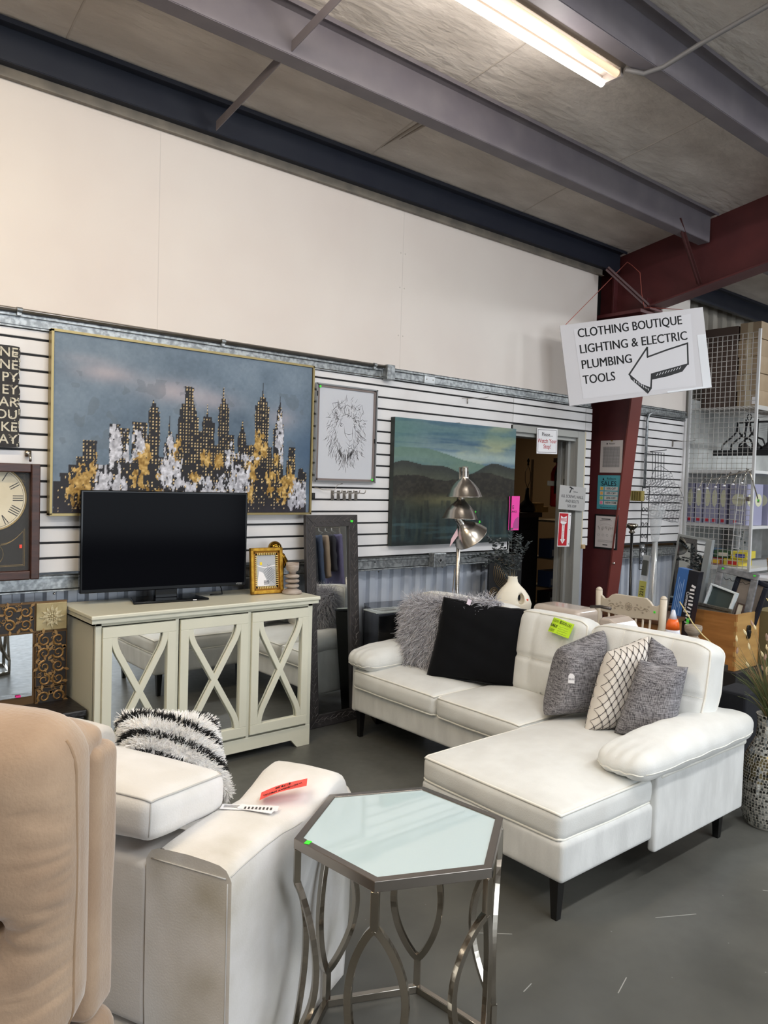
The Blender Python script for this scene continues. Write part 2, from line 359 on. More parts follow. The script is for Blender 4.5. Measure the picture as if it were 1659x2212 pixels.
# conduit along the upper girt, boxes
t = thing('conduit_pipe', 'long steel conduit pipe running along the top of the galvanised rail above the slats', 'pipe', (0, 0, 0))
MB().tube([(X0, -.03, 2.272), (3.29, -.03, 2.272)], .0095, 10).build('pipe', steel, t, smooth=True)
for x in (1.024, 2.096, 3.2): MB().tube([(x-.012, -.03, 2.272), (x+.012, -.03, 2.272)], .013, 10).box((x, -.022, 2.262), (.02, .02, .03)).build('pipe_clamp', galv, t)
t = thing('junction_box', 'tall grey metal junction box at the end of the conduit pipe', 'electrical box', (3.32, -.03, 2.235))
MB().box((0, 0, 0), (.065, .055, .1)).build('box_body', galv, t, bevel=.003); MB().box((0, -.029, 0), (.055, .004, .09)).build('cover_plate', galv, t, bevel=.001)
t = thing('blank_plate', 'square silver cover plate screwed to the upper galvanised rail', 'electrical box', (3.71, -.012, 2.232))
MB().box((0, 0, 0), (.1, .01, .056)).build('plate', mat('bright_zinc', (205, 208, 210), .3, .8), t, bevel=.003)
for dx in (-.03, .03): MB().lathe([(.005, 0), (.004, .002)], 8, ax=Matrix.Rotation(R(90), 3, 'X')).build('screw_head', steel, t, loc=(dx, -.005, 0))
t = thing('outlet_box', 'grey square outlet box with a diamond plate on the lower rail behind the lamp', 'electrical box', (3.82, -.035, .965))
MB().box((0, 0, 0), (.12, .06, .1)).build('box_body', galv, t, bevel=.004)
MB().box((0, -.032, 0), (.035, .004, .035), Matrix.Rotation(R(45), 3, 'Y')).build('diamond_plate', mat('bright_zinc', (0, 0, 0)), t); MB().box((0, -.035, 0), (.014, .003, .016), Matrix.Rotation(R(45), 3, 'Y')).build('socket_hole', black, t)
t = thing('water_spigot', 'small old brass water tap on the lower rail beside the television', 'tap', (1.66, -.02, .955))
MB().tube([(0, 0, .01), (0, -.03, .01), (0, -.05, -.005), (0, -.052, -.03)], .012, 8).build('spout', mat('old_brass', (92, 74, 44), .5, .7), t, smooth=True); MB().lathe([(.024, -.006), (.026, 0), (.024, .006)], 10, c=(0, -.03, .035)).build('handle', mat('old_brass', (0, 0, 0)), t)
# ================================================================ door opening and back room
dr = MB(); dr.bb((5.46, -.006, 0), (5.556, .02, 1.985)); dr.bb((4.62, -.006, 1.93), (5.46, .02, 1.985)); dr.bb((4.6, .0, 0), (4.63, .19, 1.985))
dr.bb((5.46, .02, 0), (5.5, .19, 1.985)); dr.bb((4.62, .02, 1.90), (5.5, .19, 1.985)); dr.bb((5.43, .07, 0), (5.46, .10, 1.9)); dr.bb((5.44, .15, 0), (5.5, .19, 1.9))
dr = struct(dr.build('door_1', wframe, bevel=.003))
MB().box((5.44, .105, 1.52), (.01, .012, .12)).build('strike_plate', black, dr)
MB().bb((5.56, -.02, .985), (5.6, -.002, 1.02)).build('wood_block', mat('raw_wood', (188, 160, 120), .7), dr)
br = MB(); br.bb((3.6, 3.4, -.3), (8.5, 3.5, 2.6)); br.bb((3.6, .2, -.3), (3.7, 3.5, 2.6)); br.bb((3.6, .2, 1.95), (8.5, .22, 2.6)); br.bb((5.5, .2, -.3), (5.64, .22, 2.0)); br.bb((3.6, .2, -.3), (4.6, .22, 2)); br.bb((8.4, .2, -.3), (8.5, 3.5, 2.6)); br.bb((3.6, .2, 2.5), (8.5, 3.5, 2.6))
struct(br.build('wall_back_room', mat('back_room_wall', (166, 140, 108), .7)))
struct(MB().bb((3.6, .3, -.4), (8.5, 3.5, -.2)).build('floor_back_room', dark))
area('back_room_fill', (6.9, 2.0, 2.45), .8, .8, 6.5, (1, .84, .62))  # unseen area light added so the back room is not too dark
# room shell the camera does not see directly
rs = MB(); rs.bb((X0-.1, YB, 0), (X0, .3, 6)); rs.bb((X1, YB, 0), (X1+.1, .3, 6)); rs.bb((X0, YB-.1, 3.6), (X1, YB, 6)); rs.bb((X0, YB-.1, 0), (-.4, YB, 3.6)); rs.bb((6, YB-.1, 0), (X1, YB, 3.6))
struct(rs.build('wall_front', wallm))
# ================================================================ roof
def rz(y): return 3.53-.1667*y
c = MB(); ny = 40; nx = 60; vs = []; fs = []
for j in range(ny+1):
    for i in range(nx+1):
        x = X0+(X1-X0)*i/nx; y = .2+(YB-.2)*j/ny; vs.append((x, y, rz(y)))
for j in range(ny):
    for i in range(nx): a = j*(nx+1)+i; fs.append((a, a+1, a+nx+2, a+nx+1))
ce = struct(c.add(vs, fs).build('ceiling', insul))
for x in (3.05, 4.5, 1.2, -.4):   # taped seams of the insulation blanket
    MB().tube([(x+.02*math.sin(y*3), y, rz(y)+.003) for y in np.arange(-3.5, .1, .12)], .007, 5).build('seam_tape', mat('insul_seam', (176, 166, 156), .7), ce, smooth=True)
for (x, y0, y1) in ((3.09, -.75, -.22), (3.13, -.70, -.35)):
    MB().tube([(x-.05*k/8, y0+(y1-y0)*k/8, rz(y0+(y1-y0)*k/8)-.003) for k in range(9)], [.001, .004, .007, .009, .009, .008, .006, .004, .001], 5).build('fold', mat('insul_fold', (150, 140, 130), .7), ce, smooth=True)
def purlin(x0, x1, yw, zb, fl=.085, label=None):
    zt = rz(yw); m = MB()
    m.bb((x0, yw-.003, zb), (x1, yw+.003, zt)); m.bb((x0, yw, zb-.003), (x1, yw+fl, zb+.001)); m.bb((x0, yw+fl-.003, zb-.003), (x1, yw+fl, zb+.02))
    m.add([(x0, yw, zt-.004), (x1, yw, zt-.004), (x1, yw-.07, rz(yw-.07)-.004), (x0, yw-.07, rz(yw-.07)-.004)], [(0, 1, 2, 3)]); m.bb((x0, yw-.072, rz(yw-.07)-.025), (x1, yw-.069, rz(yw-.07)-.003))
    return struct(m.build('roof_purlin', purl))
ps = []
for k, y in enumerate([-.06, -.865, -1.79, -2.68, -3.58, -4.48, -5.38, -6.3, -7.2, -8.1, -9.0, -9.9]):
    zb = 3.332 if k == 0 else rz(y)-.2
    
    if k == 0: purl0 = purl; purl = mat('eave_strut_dark', (38, 42, 56), .5, c2=(44, 48, 60), ns=5); y = -.06; zb = 3.388  # dark paint with the beams' bluish shadow tint put into its colour
    ps.append(purlin(X0, 5.88, y, zb, .05 if k == 0 else .09)); purlin(5.98, X1, y, zb, .05 if k == 0 else .09)
    if k == 0: purl = purl0
MB().bb((X0, -.012, 3.332), (5.7, 0, 3.392)).bb((X0, -.03, 3.330), (5.7, .0, 3.334)).build('flange_plate', mat('primed_flange', (138, 130, 118), .5, .2, c2=(112, 106, 98), ns=8), ps[0])
for k in (0, 1):     # sag struts between purlins
    y0, y1 = ((-.14, -.78), (-.87, -1.72))[k]
    m = MB(); x = 1.97
    for (a, b, e, d) in ((-.002, .002, -.19, -.14), (0, .03, -.142, -.139)): 
        m.add([(x+a, y0, rz(y0)+e), (x+b, y0, rz(y0)+e), (x+b, y0, rz(y0)+d), (x+a, y0, rz(y0)+d), (x+a, y1, rz(y1)+e), (x+b, y1, rz(y1)+e), (x+b, y1, rz(y1)+d), (x+a, y1, rz(y1)+d)], [(0, 1, 2, 3), (7, 6, 5, 4), (0, 4, 5, 1), (1, 5, 6, 2), (2, 6, 7, 3), (3, 7, 4, 0)])
    struct(m.build('purlin_strut', purl))
# rafter and column of the portal frame
r = MB(); xw = 5.93
def rb(y): return 3.06+.18*(-y-.36)
r.add([(xw-.005, .15, 3.03), (xw-.005, -.34, 3.03), (xw-.005, YB, rb(YB)), (xw-.005, YB, rz(YB)), (xw-.005, .15, rz(.15)), (xw+.005, .15, 3.03), (xw+.005, -.34, 3.03), (xw+.005, YB, rb(YB)), (xw+.005, YB, rz(YB)), (xw+.005, .15, rz(.15))],
      [(0, 1, 2, 3, 4), (9, 8, 7, 6, 5), (0, 5, 6, 1), (1, 6, 7, 2)])
r.add([(xw-.09, -.34, 3.03), (xw+.09, -.34, 3.03), (xw+.09, YB, rb(YB)), (xw-.09, YB, rb(YB)), (xw-.09, -.34, 3.045), (xw+.09, -.34, 3.045), (xw+.09, YB, rb(YB)+.015), (xw-.09, YB, rb(YB)+.015)], [(0, 1, 2, 3), (7, 6, 5, 4), (0, 3, 7, 4), (1, 5, 6, 2), (0, 4, 5, 1)])
r.bb((xw-.1, -.40, 3.015), (xw+.1, .12, 3.035)); r.bb((xw-.06, -.02, 3.03), (xw+.06, .0, 3.5)); r.bb((xw-.08, -.36, 3.03), (xw+.08, -.34, 3.12))
rf = struct(r.build('rafter', redm, bevel=.002))
for y in (-.05, -.2, -.33): MB().lathe([(.016, -.02), (.016, 0)], 6).build('bolt', redm, rf, loc=(xw-.06, y, 3.012))
cl = MB(); xc = 5.85
def yf(z): return -.055-.093*z
cl.add([(xc-.005, .2, 0), (xc-.005, yf(0), 0), (xc-.005, yf(3.01), 3.01), (xc-.005, .2, 3.01), (xc+.005, .2, 0), (xc+.005, yf(0), 0), (xc+.005, yf(3.01), 3.01), (xc+.005, .2, 3.01)], [(0, 1, 2, 3), (7, 6, 5, 4), (0, 4, 5, 1), (2, 6, 7, 3)])
cf = MB()
x0, x1 = xc-.022, xc+.14
cf.add([(x0, yf(0), 0), (x1, yf(0), 0), (x1, yf(3.01), 3.01), (x0, yf(3.01), 3.01), (x0, yf(0)+.014, 0), (x1, yf(0)+.014, 0), (x1, yf(3.01)+.014, 3.01), (x0, yf(3.01)+.014, 3.01)], [(0, 1, 2, 3), (7, 6, 5, 4), (0, 4, 5, 1), (1, 5, 6, 2), (2, 6, 7, 3), (3, 7, 4, 0)])
cl.bb((xc-.1, yf(3)-.03, 2.985), (xc+.12, .15, 3.012)); cl.bb((xc-.1, .19, 0), (xc+.1, .2, 3.01))
cl = struct(cl.build('column', redm)); cf.build('column_flange', mat('red_flange', (112, 50, 44), .45), cl)
# flange braces
for a, b in (((5.55, -.16, 3.34), (5.87, -.38, 3.03)), ((5.42, -.86, 3.55), (5.88, -.80, 3.16))):
    m = MB().tube([a, b], .02, flat=(.022, .003), up=(0, 0, 1)); m.tube([a, b], .02, flat=(.003, .02), up=(0, 0, 1)); struct(m.build('flange_brace', mat('brace_red', (78, 44, 44), .5)))
t = tag(MB().tube([(3.43, -1.68, 3.62), (3.5, -1.74, 3.60), (3.53, -1.83, 3.61), (3.55, -2.0, 3.655), (3.57, -2.4, 3.72), (3.6, -3.2, 3.87), (3.62, -4.2, 4.02)], .012, 8).build('flex_conduit', mat('grey_conduit', (110, 108, 108), .5), smooth=True), 'grey flexible conduit snaking from the tube light across the ceiling', 'cable')
# ================================================================ tube light fixtures
tube_w = mat('tube_glow', (255, 250, 240), .5, emit=(255, 249, 240), es=12.0)
tube_y = mat('tube_dim', (255, 235, 200), .5, emit=(255, 226, 186), es=.8)
fixw = mat('fixture_white', (150, 140, 134), .4)
def fixture(x, y, z, label, warm=None, rz_=0):
    t = thing('tube_light_fixture', label, 'ceiling light', (x, y, z), rz_)
    m = MB(); m.bb((-1.21, -.055, .0), (1.21, .055, .055)); m.add([(-1.21, -.055, .0), (1.21, -.055, 0), (1.21, -.09, .035), (-1.21, -.09, .035)], [(0, 1, 2, 3)]); m.bb((-1.21, .05, -.012), (1.21, .056, .03))
    m.build('housing', fixw, t, bevel=.002)
    for yy, mm, zz in ((-.042, warm or tube_y, -.028), (.042, tube_w if not warm else warm, -.046)):
        tb = MB().tube([(-1.17, yy, zz), (1.17, yy, zz)], .0185, 12).build('tube', mm, t, smooth=True)
    for s in (-1, 1):
        MB().box((s*1.195, 0, -.02), (.025, .115, .045)).build('end_cap', fixw, t, bevel=.002)
    for xx in (-.8, .8): MB().bb((xx-.01, -.01, .05), (xx+.01, .01, .16)).build('hanger', galv, t)
    return t
fixture(2.24, -1.60, 3.635, 'twin tube light with one bright and one dim tube, above the sofa')
for i, (x, y, z, W, c_) in enumerate(TUBES):
    q = fixture(x, y, z, ['twin tube light with warm tubes, high above the painting', 'twin tube light over the hexagonal table', 'twin tube light over the garment rack', 'twin tube light by the left wall', 'twin tube light behind the armchairs', 'twin tube light in the second row', 'twin tube light near the far right wall'][i], mat('tube_side%d' % (i == 0), (255, 240, 220) if i else (255, 214, 150), .5, emit=(255, 246, 236) if i else (255, 205, 140), es=3.0 if i else 2))
# ================================================================ painted canvases
def city(u, v):
    W, H = 1.53, .89; x = u*W; y = v*H; g = vn(u*1.7, v, 3, 1, 5); g2 = vn(u*1.7, v, 5, 2, 4); fine = vn(u*1.7, v, 60, 3, 3)
    C = np.zeros(u.shape+(3,)); base = np.array([96, 112, 128]); C[:] = base
    C += (g[..., None]-.5)*np.array([60, 58, 54]); C += (fine[..., None]-.5)*14
    C += ((g2-.5)*26)[..., None]
    for cx, cy, sx, sy, a in ((.17, .80, .10, .05, .55), (.41, .74, .12, .07, .55), (.58, .70, .09, .06, .5), (.86, .63, .07, .07, .4), (.10, .87, .09, .03, .2)):
        k = np.exp(-((u-cx)/sx)**2-((v-cy)/sy)**2)*a*(.35+1.1*g); C = C*(1-k[..., None])+np.array([196, 176, 178])*k[..., None]
    k = np.clip((u-.78)/.22, 0, 1)*np.exp(-((v-.42)/.17)**2)*.75; C = C*(1-k[..., None])+np.array([58, 82, 110])*k[..., None]
    k = (vn(u*2, v, 9, 8, 3) > .66)*.28*(v < .8); C = C*(1-k[..., None])+np.array([84, 92, 100])*k[..., None]
    def yy(px, py): top = 185+(px-270)*.1407; return (1110-py)/(1110-top)
    B = [(272, 300, 945), (300, 335, 905), (335, 365, 860), (365, 395, 820), (395, 455, 735), (455, 512, 860), (510, 556, 650), (556, 600, 672), (600, 612, 830), (612, 680, 640), (680, 690, 705), (688, 742, 585), (695, 735, 560), (703, 722, 540), (742, 765, 820), (765, 822, 745), (775, 812, 715), (784, 800, 690), (822, 835, 700), (832, 937, 612), (840, 926, 578), (848, 918, 545), (864, 908, 458), (937, 957, 690), (955, 1022, 640), (960, 1008, 612), (1015, 1045, 760), (1042, 1098, 565), (1048, 1092, 545), (1058, 1080, 520), (1098, 1130, 705), (1130, 1152, 800), (1150, 1197, 710), (1158, 1190, 690), (1166, 1184, 665), (1197, 1245, 760), (1245, 1326, 560), (1258, 1316, 535), (1270, 1306, 515), (1326, 1347, 770), (1347, 1360, 830), (1355, 1418, 680), (1364, 1412, 650), (1372, 1406, 585), (1380, 1398, 565), (1418, 1437, 920), (1437, 1492, 840), (1448, 1490, 772), (1490, 1512, 930), (1512, 1545, 885), (1545, 1565, 905)]
    SP = [(710, 540, 522, 5), (790, 700, 608, 4), (982, 615, 550, 4), (1066, 530, 455, 5), (1175, 670, 628, 4), (1288, 520, 440, 4), (1391, 570, 512, 4)]
    wob = (vn(u, v, 40, 5, 2)-.5)*.007; U = u+wob
    M = np.zeros(u.shape, bool)
    for a, b, t in B: M |= (U > (a-270)/1315) & (U < (b-270)/1315) & (v < yy((a+b)/2, t)+wob)
    for x0, b, t, w in SP:
        vb, vt = yy(x0, b)-.01, yy(x0, t); hw = w/1315*np.clip((vt-v)/(vt-vb), 0, 1); M |= (abs(u-(x0-270)/1315) < hw+.0008*(v < vt)) & (v > vb) & (v < vt)
    ink_c = np.array([24, 20, 24]); C[M] = ink_c
    # lit windows
    gx = u*88; gy = v*52; ix = np.floor(gx); iy = np.floor(gy); rnd = np.sin(ix*12.9898+iy*78.233)*43758.5; rnd = rnd-np.floor(rnd)
    win = M & (abs(gx-ix-.5) < .17) & (abs(gy-iy-.5) < .25) & (rnd > .22) & ((v > .30) | (rnd > .72))
    C[win] = np.array([196, 170, 120])+(rnd[win, None]-.5)*60
    # leaf patches: gold and silver dragged paint
    drag = vn(u*1.7, v*.45, 75, 6, 4); drag2 = vn(u*1.7, v*.5, 36, 9, 4)
    for cx, cy, sx, sy, kind in [(.075, .14, .03, .09, 'g'), (.10, .16, .03, .10, 'g'), (.13, .25, .015, .08, 'g'), (.30, .33, .025, .1, 'g'), (.28, .2, .03, .05, 'g'), (.32, .1, .03, .04, 'g'), (.385, .22, .04, .02, 'g'), (.42, .37, .02, .08, 'g'), (.50, .22, .02, .04, 'g'), (.54, .34, .02, .05, 'g'), (.59, .33, .02, .05, 'g'), (.72, .3, .025, .03, 'g'), (.73, .24, .03, .03, 'g'), (.755, .44, .03, .1, 'g'), (.785, .42, .015, .08, 'g'), (.725, .13, .025, .05, 'g'), (.82, .2, .03, .08, 'g'), (.88, .15, .03, .08, 'g'), (.915, .22, .018, .12, 'g'), (.845, .36, .012, .05, 'g'), (.36, .1, .02, .05, 'g'), (.09, .09, .03, .04, 'g'),
                                 (.205, .42, .025, .13, 's'), (.195, .28, .025, .11, 's'), (.165, .17, .03, .12, 's'), (.215, .15, .03, .1, 's'), (.28, .43, .025, .07, 's'), (.40, .26, .035, .11, 's'), (.425, .24, .03, .08, 's'), (.55, .12, .06, .09, 's'), (.62, .14, .05, .1, 's'), (.635, .36, .018, .07, 's'), (.68, .2, .04, .12, 's'), (.70, .36, .045, .02, 's'), (.855, .52, .016, .14, 's'), (.87, .38, .02, .05, 's'), (.955, .12, .035, .09, 's'), (.93, .08, .03, .05, 's'), (.25, .36, .02, .05, 's'), (.40, .42, .012, .06, 's'), (.48, .13, .03, .06, 's')]:
        k = (1-((u-cx)/sx)**2-((v-cy)/sy)**2) + (drag-.5)*4.4+(drag2-.5)*2.2 > .12; k &= M & (((u-cx)/sx)**2+((v-cy)/sy)**2 < 2.2)
        if kind == 'g': col = np.array([170, 136, 70])+(fine[k, None]-.5)*150
        else: col = np.array([182, 182, 190])+(fine[k, None]-.5)*130
        C[k] = col
    k = np.clip((.10-v)/.10, 0, 1)*(vn(u*3, v*.3, 30, 4, 3)); C = C*(1-.6*k[..., None])+np.array([62, 56, 72])*.6*k[..., None]
    return C
def lake(u, v):
    g = vn(u, v*3, 4, 11, 5); st = vn(u*.8, v*9, 5, 12, 4); fine = vn(u, v, 50, 13, 3); col = vn(u*9, v*1.1, 4, 15, 4)
    def mixc(C, k, c): return C*(1-k[..., None])+np.array(c, float)*k[..., None]
    C = np.zeros(u.shape+(3,)); C[:] = (104, 126, 130)
    C = mixc(C, np.clip((st-.45)*4, 0, 1), (66, 94, 116)); C = mixc(C, np.clip((g-.52)*4, 0, .8), (158, 162, 124)); C = mixc(C, np.exp(-((v-.93)/.07)**2)*.5, (66, 104, 108))
    C = mixc(C, np.exp(-((v-.72)/.05)**2)*.8, (150, 168, 170)); C = mixc(C, np.clip((.25-u)/.25, 0, 1)*.5*(v > .7), (80, 116, 104))
    r1 = .74+.03*np.sin(u*5+1)-.12*np.clip(u-.25, 0, 1)+.02*vn(u, v*0, 8, 3)-.03*np.clip(.2-u, 0, 1); C = mixc(C, (v < r1)*np.clip(1-(r1-v)*3, .3, 1), (92, 118, 106))
    r2 = .63+.035*np.sin(u*9)+.02*np.sin(u*17+1)+.06*np.clip(u-.7, 0, 1); C = mixc(C, (v < r2)*1.0, (44, 48, 44)); C = mixc(C, np.clip((r2-.02-v)*10, 0, .75), (72, 76, 62))
    r3 = .53+.02*vn(u, u*0, 30, 5, 3)+.06*np.exp(-((u-.8)/.2)**2)+.02*np.sin(u*12); C = mixc(C, (v < r3)*1.0, (32, 30, 24)); C = mixc(C, (v < r3)*np.clip((fine-.5)*3, 0, .3), (64, 58, 46))
    C = mixc(C, np.clip((.40-v)*12, 0, 1)*.9, (46, 54, 46)); C = mixc(C, np.exp(-((v-.36)/.05)**2)*np.exp(-((u-.42)/.3)**2)*.8, (100, 98, 66))
    C = mixc(C, np.clip((.30-v)*8, 0, 1)*.9, (30, 48, 52)); C = mixc(C, (v < .3)*np.clip((col-.5)*4, 0, .55), (64, 70, 60)); C = mixc(C, (v < .36)*np.clip((.46-col)*4, 0, .5), (22, 26, 26))
    C = mixc(C, (v < .2)*np.clip((st-.55)*6, 0, .5), (62, 88, 92)); C = mixc(C, np.clip((.05-v)*20, 0, .6), (22, 26, 26))
    return C+(fine[..., None]-.5)*12
cm = attrmat('painted_canvas', .5, bump=.25, bs=160)
goldline = mat('champagne_metal', (160, 144, 100), .4, .6)
t = thing('city_painting', 'large painting of a night skyline in gold and silver with a thin champagne frame', 'painting', M=onwall(1.938, -.01, 1.750))
t0 = t; W_, H_ = 1.515, .885
canvas('canvas', W_, H_, 400, 234, city, cm, t, .034)
MB().box((0, 0, .015), (W_, H_, .03)).build('stretcher', black, t)
m = MB(); m.box((0, H_/2+.007, .02), (W_+.03, .012, .045)); m.box((0, -H_/2-.007, .02), (W_+.03, .012, .045)); m.box((W_/2+.009, 0, .02), (.012, H_+.02, .045)); m.box((-W_/2-.009, 0, .02), (.012, H_+.02, .045))
m.build('frame', goldline, t)
t = thing('lake_painting', 'square unframed canvas painting of a misty green lake and dark hills', 'painting', M=onwall(3.992, -.005, 1.512))
canvas('canvas', 1.235, .87, 200, 150, lake, cm, t, .041)
MB().box((0, 0, .02), (1.235, .87, .0405)).build('stretcher', mat('dark_canvas_edge', (48, 60, 56), .6, c2=(30, 32, 32), ns=3), t)
MB().lathe([(.004, 0), (.004, .04)], 6, c=(.0, .437, .0)).build('nail', steel, t)
# lion sketch: drawn strokes lie on a sheet
t = thing('lion_sketch', 'framed grey pencil sketch of a lion head beside the skyline painting', 'picture', M=onwall(2.992, -.008, 1.805))
W_, H_ = .475, .605
MB().box((0, 0, .003), (W_, H_, .006)).build('sheet', mat('sketch_sheet', (196, 198, 204), .35), t)
m = MB()
for a, b in (((0, H_/2-.011), (W_-.006, .014)), ((0, -H_/2+.011), (W_-.006, .014)), ((W_/2-.012, 0), (.014, H_-.006)), ((-W_/2+.012, 0), (.014, H_-.006))): m.box((a[0], a[1], .0095), (b[0], b[1], .005))
m.build('inner_border', mat('taupe_border', (120, 108, 104), .5), t)
m = MB()
for a, b in (((0, H_/2), (W_+.016, .009)), ((0, -H_/2), (W_+.016, .009)), ((W_/2+.003, 0), (.009, H_+.009)), ((-W_/2-.003, 0), (.009, H_+.009))): m.box((a[0], a[1], .009), (b[0], b[1], .018))
m.build('frame', mat('silver_frame', (170, 172, 174), .3, .8), t)
def stroke(m, pts, w, z=.0068):
    P = [Vector((p[0], p[1], z)) for p in pts]; n = len(P); vs = []
    for i, p in enumerate(P):
        d = (P[min(i+1, n-1)]-P[max(i-1, 0)]).normalized(); k = Vector((-d.y, d.x, 0)); ww = w*(1-abs(2*i/(n-1)-1)**3*.8)/2; vs += [p+k*ww, p-k*ww]
    m.add(vs, [(2*i, 2*i+1, 2*i+3, 2*i+2) for i in range(n-1)])
m = MB(); g = random.Random(4)
def arc(x, y, a, l, bend, n=6):
    P = []; 
    for k in range(n): P.append((x, y)); x += math.cos(a)*l/n; y += math.sin(a)*l/n; a += bend/n
    return P
for k in range(430):   # mane strands radiating from the face
    th = g.uniform(-math.pi, math.pi); rr = g.uniform(.075, .175); sx, sy = .88, 1.25
    x = .0+math.cos(th)*rr*sx; y = .01+math.sin(th)*rr*sy
    if abs(x) > .19 or abs(y) > .235: continue
    a = math.atan2(y*1.2-.10, x)*.9 if g.random() < .5 else -math.pi/2+(.5 if x > 0 else -.5)
    stroke(m, arc(x, y, a+g.uniform(-.35, .35), g.uniform(.02, .055), g.uniform(-.9, .9)), g.uniform(.0011, .0023))
for k in range(60):
    x = g.uniform(-.07, .07); stroke(m, arc(x, -.13+abs(x)*.6, -math.pi/2-x*6, g.uniform(.04, .09), g.uniform(-.4, .4)), .0016)
for P in ([(-.02, .01), (.02, .0), (.055, .01)], [(.0, -.05), (.03, -.075), (.055, -.055)], [(.015, -.03), (.03, -.042), (.05, -.03)], [(.03, -.045), (.03, -.075)], [(.01, -.08), (.03, -.09), (.05, -.082)], [(-.06, .06), (-.04, .07), (-.02, .06)], [(-.055, .055), (-.04, .05), (-.025, .056)], [(.055, .05), (.068, .06), (.08, .05)], [(.06, .045), (.07, .04), (.078, .046)], [(-.02, .055), (-.01, .0), (.012, -.03)], [(.05, .05), (.05, .01), (.05, -.028)],
          [(-.1, .15), (-.115, .19), (-.07, .2), (-.06, .16)], [(.1, .16), (.12, .2), (.135, .15), (.11, .12)], [(-.05, .11), (.0, .13), (.04, .115)], [(-.09, .03), (-.08, -.04), (-.03, -.09)], [(.1, .03), (.1, -.05), (.06, -.1)], [(-.03, .16), (.0, .19), (.05, .17)]): stroke(m, P, .003)
for cx in (-.042, .067): stroke(m, [(cx+.006*math.cos(k), .055+.006*math.sin(k)) for k in range(7)], .004)
m.build('drawing', mat('pencil', (84, 82, 84), .7), t)
for x, y in ((-.22, .285), (.215, -.285)): MB().box((x, y, .019), (.014, .014, .002)).build('price_sticker', greend, t)
MB().box((.2285, -.03, .018), (.006, .03, .006)).build('clip', black, t); MB().box((-.24, .24, .018), (.006, .03, .006)).build('clip', black, t)
# ---------------------------------------------------------------- slat wall hooks
def hook(x, z, k):
    t = thing('display_hook', ['first chrome slat hook from the left under the lion sketch', 'second chrome slat hook from the left under the lion sketch', 'middle chrome slat hook of five under the lion sketch', 'fourth chrome slat hook from the left under the lion sketch', 'last chrome slat hook under the sketch, nearest the lake painting'][k], 'hook', (x, 0, z), group='hooks under the lion sketch')
    MB().bb((-.012, -.004, -.05), (.012, -.001, .012)).build('hook_plate', steel, t); MB().tube([(0, -.003, 0), (0, -.09, -.002), (0, -.1, .006), (0, -.105, .02)], .003, 6).tube([(0, -.01, 0), (0, -.014, -.035)], .002, 5).build('prong', steel, t, smooth=True)
for k in range(5): hook(2.905+k*.047, 1.432, k)
t = tag(MB().box((0, 0, 0), (.03, .03, .04)).box((0, -.017, 0), (.022, .006, .03)).build('clip_block', black, loc=(2.737, -.016, 1.408), bevel=.003), 'small black plastic clip on the slats left of the chrome hooks', 'clip')
t = tag(MB().tube([(-.08, 0, .012), (-.03, -.02, .0), (.04, -.05, 0), (.06, -.05, .03), (.1, -.05, .04)], .0028, 6).build('wire_hook', steel, loc=(2.84, -.008, 1.45), smooth=True), 'bent loose wire hook in the slats just below the lion sketch', 'hook')
t = tag(MB().tube([(-.09, -.004, -.002), (-.02, -.05, .0), (.06, -.09, .01), (.09, -.1, .02)], .002, 6).bb((-.03, -.004, -.035), (-.024, 0, .005)).build('wire_hook', steel, loc=(4.13, -.004, 2.135), smooth=True), 'thin wire hook sticking out of the slats above the lake painting', 'hook')
t = tag(MB().tube([(0, 0, .005), (0, -.03, .0), (0, -.045, -.012), (0, -.04, -.028)], .006, 8).box((0, -.004, .01), (.028, .006, .03)).build('wall_hook', steel, loc=(1.075, -.008, 1.585), smooth=True), 'chrome hook holding the wall clock by its top edge', 'hook')
# ---------------------------------------------------------------- word board
t = thing('word_board', 'black distressed board with rows of cream block capitals above the clock', 'sign', M=onwall(.885, -.012, 1.861))
gw = random.Random(3); pts = []
for k in range(17): pts.append((.149-gw.uniform(0, .012), -.235+k*.47/16))
for k in range(7): pts.append((.14-.28*k/6, .242-gw.uniform(0, .006)))
for k in range(17): pts.append((-.149+gw.uniform(0, .01), .235-k*.47/16))
for k in range(7): pts.append((-.14+.28*k/6, -.242+gw.uniform(0, .006)))
MB().prism(pts, 0, .018).build('board', mat('chalk_black', (34, 32, 34), .7, c2=(46, 44, 44), ns=14), t)
lm = mat('worn_cream', (206, 200, 182), .7, c2=(60, 56, 52), ns=30, nd=5, fac=(.56, .66))
for k, s in enumerate(['NE', 'NE', 'PY', 'EY', 'AR', 'OU', 'KE', 'AY']): text(s, .062, lm, t, .136, .205-k*.0585, .0186, 'RIGHT', off=.0018, ext=.0008, sx=1.05)
m = MB()
for k in range(60):
    e = gw.random(); x = .143-gw.random()**3*.04; y = gw.uniform(-.235, .235); m.box((x, y, .0185), (gw.uniform(.002, .008), gw.uniform(.002, .008), .0006), Matrix.Rotation(gw.random()*3, 3, 'Z'))
m.build('paint_chips', mat('chip_cream', (196, 190, 172), .7), t)
